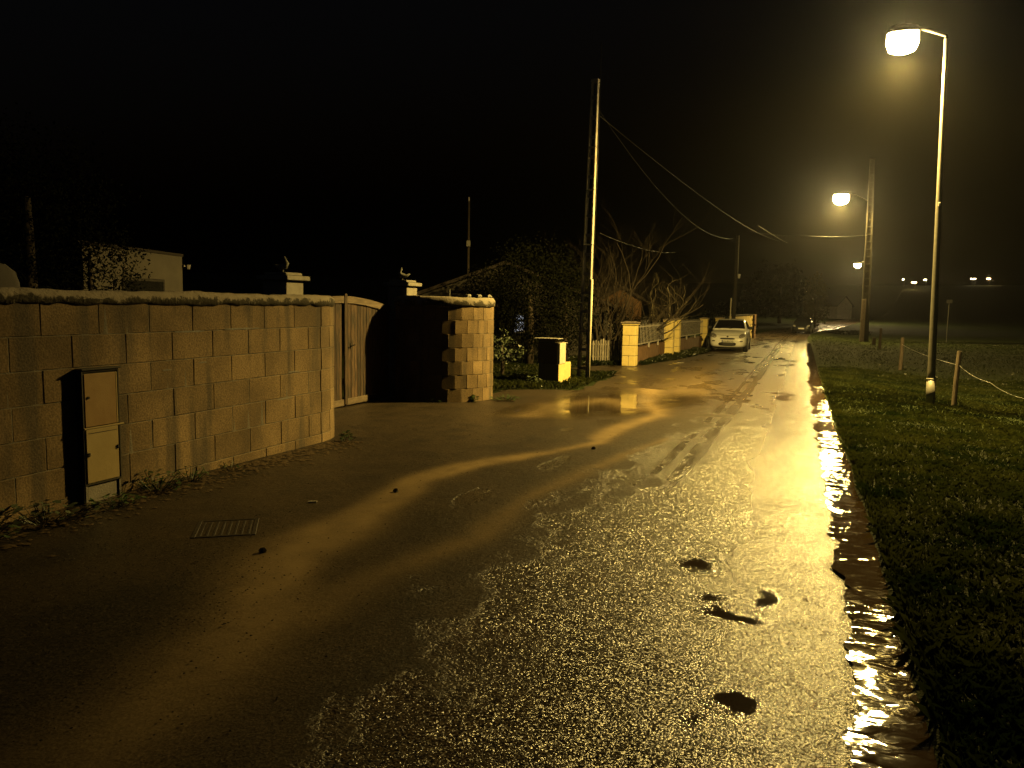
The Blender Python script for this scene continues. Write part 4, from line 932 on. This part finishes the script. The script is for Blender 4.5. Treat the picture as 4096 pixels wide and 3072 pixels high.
# ------------------------------------------------------------------ buildings
def house(loc, rz, L, D, hw, hr, label, name='house', wall='plaster', mono=False, win=()):
    r = thing(name, label, 'building', loc, rz)
    if mono:  # single slope roof, high on the left
        part('wall', MB().prism([(0, -.3), (L, -.3), (L, hw), (0, hr)], 0, D), wall, r)
        part('roof', MB().prism([(-.1, hr+.02), (L+.02, hw+.0), (L+.02, hw+.05), (-.1, hr+.08)], -.02, D+.1), 'roof', r)
    else:
        part('wall', MB().prism([(0, -.3), (L, -.3), (L, hw), (L/2, hr), (0, hw)], 0, D), wall, r)
        for sx in (0, 1):
            x0, x1 = (-.3, L/2) if sx == 0 else (L+.3, L/2); k = (hr-hw)/(L/2)
            part('roof', MB().prism([(x0, hw-k*.3+.02), (x1, hr+.02), (x1, hr+.14), (x0, hw-k*.3+.14)], -.3, D+.3), 'roof', r)
    for (x0, x1, z0, z1, m) in win:
        f_ = part('window', MB().box(x0-.05, x1+.05, -.03, .0, z0-.05, z1+.05, .01), 'white_metal' if m != 'pane' else 'dark_metal', r)
        part('pane', MB().box(x0, x1, -.036, -.0305, z0, z1), m, f_)
    return r
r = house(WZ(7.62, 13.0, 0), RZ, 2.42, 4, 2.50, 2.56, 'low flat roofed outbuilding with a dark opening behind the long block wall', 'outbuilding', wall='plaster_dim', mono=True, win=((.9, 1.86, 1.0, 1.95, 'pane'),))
part('wall_light', MB().box(2.42, 2.46, -.05, .1, 2.28, 2.33, .005).tube([(2.52, -.05, 2.33), (2.52, -.05, 2.24)], [.07, .04], 10), 'white_metal', r)
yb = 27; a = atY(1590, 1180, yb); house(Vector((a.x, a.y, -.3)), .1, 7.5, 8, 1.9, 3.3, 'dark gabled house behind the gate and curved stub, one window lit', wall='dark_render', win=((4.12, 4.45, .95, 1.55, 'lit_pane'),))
yb = 34; a = atY(2395, 1200, yb); house(Vector((a.x, a.y, -.35)), .2, 2.0, 4, 2.2, 2.75, 'small orange rendered house behind the bare trees', wall='brown_wall', win=())
yb = 150; a = atY(3350, 1230, yb); house(Vector((a.x, a.y, zf(a.x, a.y))), .3, 3.4, 8, 2.6, 4.3, 'tiny far gable end left of the far utility pole')
b = atY(1872, 1150, 31); b.z = zf(b.x, b.y); r = thing('telephone_pole', 'thin dim telephone pole above the curved wall stub', 'pole', b, 0)
hh = atY(1876, 795, 31).z-b.z; part('pole', MB().tube([(0, 0, -.2), (0, 0, hh)], [.06, .04], 8), 'bark', r, True)
zz = atY(1874, 975, 31).z-b.z; part('junction_box', MB().box(-.08, .08, -.14, -.07, zz-.12, zz+.12, .01), 'galv', r)
part('insulator', MB().tube([(0, -.05, hh-.1), (0, -.05, hh+.06)], .03, 6), 'white_metal', r)

# ------------------------------------------------------------------ vegetation
def leaf_cloud(name, cen, rad, n, size, m, seed, clump=14, lo=None):
    g = np.random.RandomState(seed); nc = max(6, n//clump)
    u = g.normal(size=(nc, 3)); u /= np.linalg.norm(u, axis=1)[:, None]; rr = g.uniform(.35, 1.05, nc)[:, None]**.6
    C = u*rr*np.array(rad)*(1+.25*(g.rand(nc, 1)-.5))
    idx = g.randint(0, nc, n); P = C[idx]+g.normal(size=(n, 3))*np.array(rad)*.10+np.array(cen)
    a = g.normal(size=(n, 3)); a /= np.linalg.norm(a, axis=1)[:, None]; b_ = np.cross(a, g.normal(size=(n, 3))); b_ /= np.linalg.norm(b_, axis=1)[:, None]
    s_ = size*g.uniform(.5, 1.3, n)[:, None]
    V = np.stack([P-a*s_, P+b_*s_*.45, P+a*s_, P-b_*s_*.45], 1).reshape(-1, 3); Fc = np.arange(4*n).reshape(-1, 4)
    return np_mesh(name, V, Fc, m)
def bush(loc, rad, n, size, label, m='crown', seed=1, name='bush', cz=None, cat='bush', group=None, trunk=.06):
    r = thing(name, label, cat, loc, 0, group)
    link('crown', leaf_cloud('crown', (0, 0, cz if cz is not None else rad[2]*.95), rad, n, size, m, seed), r)
    h = (cz if cz is not None else rad[2])
    part('trunk', MB().tube([(0, 0, -.2), (.03, 0, h*.5), (0, .04, h*1.1)], [trunk, trunk*.8, trunk*.4], 7), 'bark', r, True)
    return r
def P_(px, Yd):
    a_ = atY(px, 1230, Yd); return Vector((a_.x, a_.y, zf(a_.x, a_.y)))
bush(P_(120, 11.5), (1.3, 1.2, 1.3), 9000, .032, 'dark evergreen tree behind the wall at the left edge', seed=3, name='evergreen_tree', cz=2.9, cat='tree', trunk=.14)
bush(P_(360, 12.0), (.75, .9, .95), 5000, .03, 'dark shrub in front of the left part of the outbuilding', seed=13, name='evergreen_shrub', cz=2.2)
bush(P_(2120, 23.5), (1.35, 1.3, 1.75), 13000, .045, 'large dark evergreen tree left of the concrete pole', seed=4, name='evergreen_tree', cz=2.0, cat='tree', trunk=.15)
bush(P_(1990, 26.0), (1.3, 1.1, 1.3), 8000, .045, 'dark evergreen tree behind the curved stub, lower than its neighbour', seed=5, name='evergreen_tree', cz=1.9, cat='tree', trunk=.13)
bush(P_(2260, 24.5), (.95, 1.0, 1.5), 8000, .045, 'dark leafy tree directly behind the concrete pole', seed=6, name='evergreen_tree', cz=1.9, cat='tree', trunk=.12)
bush(P_(2010, 19.5), (.55, .5, .42), 500, .05, 'low pale flowering shrub behind the curved wall stub', m='leaf_pale', seed=7, name='flowering_shrub', cz=.75)
bush(P_(2420, 28.5), (1.1, 1.0, 1.1), 6000, .04, 'leafy shrub behind the picket fence', seed=8, name='shrub', cz=1.1)
bush(P_(2590, 29.8), (.40, .3, .55), 500, .06, 'narrow shrub seen through the first railing', seed=9, name='shrub', cz=.65)
bush(P_(2730, 35), (.35, .3, .45), 300, .07, 'small shrub seen through the second railing', seed=10, name='shrub', cz=.8)
bush(P_(2530, 33), (1.2, 1.0, .9), 4500, .04, 'low shrub between the two bare trees', seed=15, name='shrub', cz=.8)
bush(P_(2870, 55), (2.5, 2, 1.4), 1500, .12, 'dark hedge beyond the brownish fence pillar', seed=12, name='hedge', cz=1.0)
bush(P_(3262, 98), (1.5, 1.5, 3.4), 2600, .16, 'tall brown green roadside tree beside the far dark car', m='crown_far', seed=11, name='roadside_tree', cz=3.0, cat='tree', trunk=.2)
bush(P_(3120, 110), (5, 3, 4), 2600, .3, 'dark far tree left of the dark parked car', seed=18, name='far_tree', cz=4.5, cat='tree', trunk=.3)
bush(P_(3385, 80), (2.6, 1.5, .40), 1500, .10, 'dark hedge mass inside the bend of the lane', seed=19, name='hedge', cz=.1)
def bare_tree(loc, label, seed, hgt=3.6, stems=5, spread=.35, m='bark', thick=.045, depth=4, name='bare_tree', gn=.18):
    rr = random.Random(seed); r = thing(name, label, 'tree', loc, 0); trunk = MB(); tw = MB()
    def grow(p, d, L, rad, lev, mb):
        pts = [p]; q = p.copy(); dd = d.copy(); n = 5
        for i in range(n):
            dd = (dd+Vector((rr.gauss(0, gn), rr.gauss(0, gn), rr.gauss(.04, gn*.5)))).normalized(); q = q+dd*(L/n); pts.append(q.copy())
        mb.tube(pts, [rad*(1-.45*i/n) for i in range(n+1)], 5 if lev < 2 else 3, cap=False)
        if lev >= depth: return
        for k in range(rr.randint(2, 4) if lev else rr.randint(3, 5)):
            i = rr.randint(2, n); nd = (dd+Vector((rr.gauss(0, .55), rr.gauss(0, .55), rr.uniform(-.1, .6)))).normalized()
            grow(pts[i].copy(), nd, L*rr.uniform(.5, .8), rad*(1-.45*i/n)*rr.uniform(.45, .7), lev+1, tw if lev >= 0 else mb)
    for k in range(stems):
        an = rr.uniform(0, 6.28); o = Vector((math.cos(an), math.sin(an), 0))
        grow(o*.12+Vector((0, 0, -.1)), (o*spread+Vector((0, 0, 1))).normalized(), hgt*rr.uniform(.4, .6), thick*rr.uniform(.7, 1.2), 0, trunk)
    part('trunk', trunk, m, r, True); part('crown', tw, m, r, True); return r
bare_tree(P_(2430, 27.0), 'leafless many stemmed tree behind the picket fence, nearest the concrete pole', 21, 4.4, 6, .25)
bare_tree(P_(2505, 28.6), 'leafless multi stemmed tree rising behind the first railing', 22, 4.2, 7, .40, thick=.06)
bare_tree(P_(2590, 31.5), 'leafless bushy tree in the middle behind the first railing', 23, 3.9, 6, .5)
bare_tree(P_(2634, 33.5), 'gnarled pale trunked tree with crooked boughs behind the twin pillars', 24, 3.4, 2, .25, m='bark_pale', thick=.17, depth=3, name='gnarled_tree', gn=.32)
bare_tree(P_(2700, 36.5), 'small leafless tree behind the second railing', 25, 2.9, 3, .4)

# grass blades
def blades(name, n, s0, s1, t0, t1, h, wd, seed, keep=None, m='grass', near=True, zoff=0.0):
    g = np.random.RandomState(seed); s_ = s0+(s1-s0)*g.rand(n)**(1.7 if near else 1); t_ = t0+(t1-t0)*g.rand(n)
    x, y = road_xy(s_, t_); k = np.ones(n, bool)
    if keep is not None: k = keep(s_, t_, x, y)
    s_, t_, x, y = s_[k], t_[k], x[k], y[k]; n = len(x)
    cl = fbm(x*1.5, y*1.5, seed); z = zg(x, y)+zoff+.035; H = h*(.35+1.1*cl)*g.uniform(.5, 1.3, n); a = g.uniform(0, 6.283, n)
    W_ = wd*(1+.03*np.maximum(s_, 0)); dx, dy = np.cos(a)*W_, np.sin(a)*W_; lx, ly = g.normal(0, .8, n)*H, g.normal(0, .8, n)*H
    V = np.stack([np.stack([x-dx, y-dy, z-.04], -1), np.stack([x+dx, y+dy, z-.04], -1), np.stack([x+lx*.4+dx*.6, y+ly*.4+dy*.6, z+H*.65], -1), np.stack([x+lx, y+ly, z+H], -1)], 1).reshape(-1, 3)
    i = np.arange(n)[:, None]*4; Fc = np.concatenate([i+np.array([[0, 1, 2]]), i+np.array([[0, 2, 3]])], 0)
    me = np_mesh(name, V, Fc, m); return me
link('grass', blades('grass', 230000, -1, 24, -7.5, .05, .050, .0032, 31), kind='stuff', label='short wet grass covering the verge right of the water', category='grass')
link('grass', blades('grass', 70000, 12, 70, -34, -.05, .06, .006, 35, near=False, keep=lambda a, b, x, y: (b < -7.3) | (a > 23)), kind='stuff', label='dim grass of the field beyond the lamp pole and the fence posts', category='grass')
def kp(s_, t_, x, y):
    e = np.interp(s_, [10, 12.4, 13.2, 17.5, 18.2, 20.8, 21.5, 25, 31, 45], [6.7, 6.6, 5.2, 5.4, 7.2, 7.2, 5.45, 5.0, 4.5, 4.3]); return (t_ > e+.3*(fbm(s_*1.3, t_*1.3, 61)-.5))
link('grass', blades('grass', 60000, 10.6, 34, 4.3, 9.5, .09, .005, 32, kp, near=False), kind='stuff', label='rough grass around the concrete pole and along the fence foot', category='grass')

def weed(loc, n, R, seed, label, m='leaf', size=.05, hgt=.1, group='weeds at the foot of the block walls'):
    g = random.Random(seed); r = thing('weed', label, 'weed', loc, g.uniform(0, 6.28), group)
    for part_i in range(1):
        mb = MB()
        for i in range(n):
            a = g.uniform(0, 6.283); d = R*g.random()**.6; x, y = math.cos(a)*d, math.sin(a)*d*.6; z = hgt*g.uniform(.2, 1)*(1-.4*d/R); b_ = g.uniform(0, 6.28); s_ = size*g.uniform(.5, 1.2); tl = g.uniform(-.5, .5)
            u = Vector((math.cos(b_), math.sin(b_), tl)).normalized(); v_ = Vector((-math.sin(b_), math.cos(b_), g.uniform(-.4, .4))).normalized(); c = Vector((x, y, z))
            P = [c-u*s_*.5, c-u*s_*.1+v_*s_*.38, c+u*s_*.35+v_*s_*.22, c+u*s_*.55, c+u*s_*.35-v_*s_*.22, c-u*s_*.1-v_*s_*.38]
            mb.add(P, [(0, 1, 2, 3, 4, 5)])
            if i % 3 == 0: mb.tube([(x*.3, y*.3, -.02), P[0]], .0025, 3, cap=False)
        part('leaves', mb, m, r)
    return r
for i, (s_, t_, n, R, sz, h, lab, m) in enumerate([
    (.35, 5.55, 90, .34, .055, .16, 'broad leaved weed clump at the far left picture edge below the wall', 'leaf'),
    (.95, 5.62, 120, .34, .055, .17, 'leafy weed clump on the ground just left of the meter box', 'leaf_pale'),
    (1.45, 5.50, 60, .22, .05, .12, 'small leafy weed in front of the legs of the meter box', 'leaf'),
    (2.02, 5.66, 190, .30, .035, .20, 'green leafy weed clump at the wall foot right of the meter box', 'leaf'),
    (2.40, 5.66, 90, .20, .03, .16, 'smaller green weed joined to the right of the green clump', 'leaf'),
    (2.95, 5.70, 40, .22, .03, .08, 'sparse weed at the wall foot midway to the wall end', 'leaf'),
    (4.85, 5.62, 50, .14, .05, .14, 'dark weed tuft at the lit end of the long wall', 'leaf'),
    (9.70, 7.2, 50, .20, .07, .10, 'weed with pale leaves below the dark pillar', 'leaf'),
    (9.72, 6.75, 70, .24, .07, .12, 'weed rosette at the left foot of the curved wall stub', 'leaf'),
    (9.98, 6.2, 60, .16, .07, .14, 'weed at the foot of the lit part of the curved wall stub', 'leaf'),
    (10.4, 5.75, 110, .30, .05, .14, 'leafy weed patch at the right foot of the curved wall stub', 'leaf'),
    (13.7, 6.3, 50, .25, .09, .28, 'grey green plant in the shade left of the meter cabinet', 'leaf_pale')]):
    b = W(s_, t_); weed(b, n, R, 100+i, lab, m, sz, h)
# ground litter: pebbles and dead leaves
def scatter(name, pts, size, m, seed, flat=.5, label='', cat='gravel', tri=False):
    g = np.random.RandomState(seed); n = len(pts); x, y = pts[:, 0], pts[:, 1]; z = zg(x, y)+.004
    S_ = size*g.uniform(.4, 1.4, n)**1.4
    base_ = np.array([(1, 0, 0), (0, 1, 0), (-1, 0, 0), (0, -1, 0), (0, 0, flat)], float); a = g.uniform(0, 6.28, n)
    B = base_[None]*S_[:, None, None]*(1+.5*(g.rand(n, 5, 1)-.5)); c, s_ = np.cos(a), np.sin(a)
    V = np.stack([B[..., 0]*c[:, None]-B[..., 1]*s_[:, None]*.7, B[..., 0]*s_[:, None]+B[..., 1]*c[:, None]*.7, B[..., 2]], -1)+np.stack([x, y, z], -1)[:, None]
    i = np.arange(n)[:, None]*5; Fc = np.concatenate([i+np.array([[j, (j+1) % 4, 4]]) for j in range(4)], 0)
    link(name, np_mesh(name, V.reshape(-1, 3), Fc, m), kind='stuff', label=label, category=cat)
g = np.random.RandomState(77)
def cloud(n, f): s_, t_ = f(n); x, y = road_xy(s_, t_); return np.stack([x, y], -1)
A_ = cloud(1700, lambda n: (g.uniform(-1.2, 4.8, n), 5.75-np.abs(g.normal(0, .22, n))))
B_ = cloud(2600, lambda n: (g.normal(-.1, .75, n), g.normal(4.3, .75, n).clip(2.4, 5.7)))
C_ = cloud(500, lambda n: (g.uniform(-2, 9, n), g.uniform(2.4, 5.7, n)))
D_ = cloud(1100, lambda n: (g.uniform(5, 10.5, n), g.uniform(4.2, 7.6, n)))
scatter('gravel', np.concatenate([B_, C_, D_]), .0055, 'pebble', 5, .6, 'small wet stones scattered over the muddy forecourt')
scatter('leaf_litter', A_, .026, 'dead_leaf', 6, .25, 'dead leaves and crumbs lying along the foot of the long wall', 'litter')
# pieces of litter
def chip(px, py, a, b_, label, m='litter', rz=.3):
    p = gnd(px, py); mb = MB().prism([(-a, -b_*.6), (a*.8, -b_), (a, b_*.5), (-a*.7, b_)], .004, .012, axis='z'); solo('litter', mb, m, label, 'litter', p, rz)
chip(1250, 2010, .038, .013, 'small pale scrap of paper on the mud below the lit part of the wall')
chip(2720, 1452, .14, .06, 'pale scrap lying on the grass edge in front of the second railing')
chip(2388, 1500, .11, .05, 'flat pale stone lying on the grass right of the concrete pole', 'concrete')
for i, (px, py) in enumerate(((1583, 1968), (1050, 2208), (2375, 1797))):
    p = gnd(px, py); rr = random.Random(i+40); mb = MB(); v = []
    for z, k in ((-.005, .9), (.012, 1), (.03, .5)):
        for j in range(6): q = 6.283*j/6; v.append((math.cos(q)*.025*k*rr.uniform(.8, 1.2), math.sin(q)*.02*k*rr.uniform(.8, 1.2), z))
    mb.add(v, [(r_*6+j, r_*6+(j+1) % 6, r_*6+6+(j+1) % 6, r_*6+6+j) for r_ in range(2) for j in range(6)]+[tuple(range(12, 18))])
    solo('loose_stone', mb, 'pebble', ['dark stone lying on the upper muddy streak', 'dark stone lying right of the drain grate', 'small dark stone near the reflection of the pole'][i], 'stone', p)
# drain grate
p = gnd(905, 2112); r = thing('drain_grate', 'square iron drain grate half covered by mud in front of the wall', 'drain', p+Vector((0, 0, -.013)), RZ+.62)
fr = MB().box(-.21, .21, -.21, -.18, 0, .018, .003).box(-.21, .21, .18, .21, 0, .018, .003).box(-.21, -.18, -.18, .18, 0, .018, .003).box(.18, .21, -.18, .18, 0, .018, .003); part('frame', fr, 'iron', r)
bme = MB().box(-.178, .178, -.010, .010, .002, .016, .003).mesh('bar', 'iron')
for i in range(8): link('bar', bme, r, (0, -.158+i*.045, .0))
cme = MB().box(-.007, .007, -.177, .177, .0, .014, .002).mesh('cross_bar', 'iron')
for i in range(5): link('cross_bar', cme, r, (-.14+i*.07, 0, -.001))
part('sump', MB().box(-.179, .179, -.179, .179, -.03, -.002), 'soil', r)

# ------------------------------------------------------------------ wet air
mb = MB().box(-290, 330, -70, 620, -3, 13.5)
m = bpy.data.materials.new('haze'); m.use_nodes = True; nt = m.node_tree; nt.nodes.remove(nt.nodes['Principled BSDF'])
pv = nt.nodes.new('ShaderNodeVolumePrincipled'); pv.inputs['Color'].default_value = (.9, .9, .9, 1); pv.inputs['Density'].default_value = .00045; pv.inputs['Anisotropy'].default_value = .92
nt.links.new(pv.outputs[0], nt.nodes['Material Output'].inputs['Volume'])
link('haze', mb.mesh('haze', m), kind='stuff', label='thin rainy night air glowing round the lamps', category='haze')
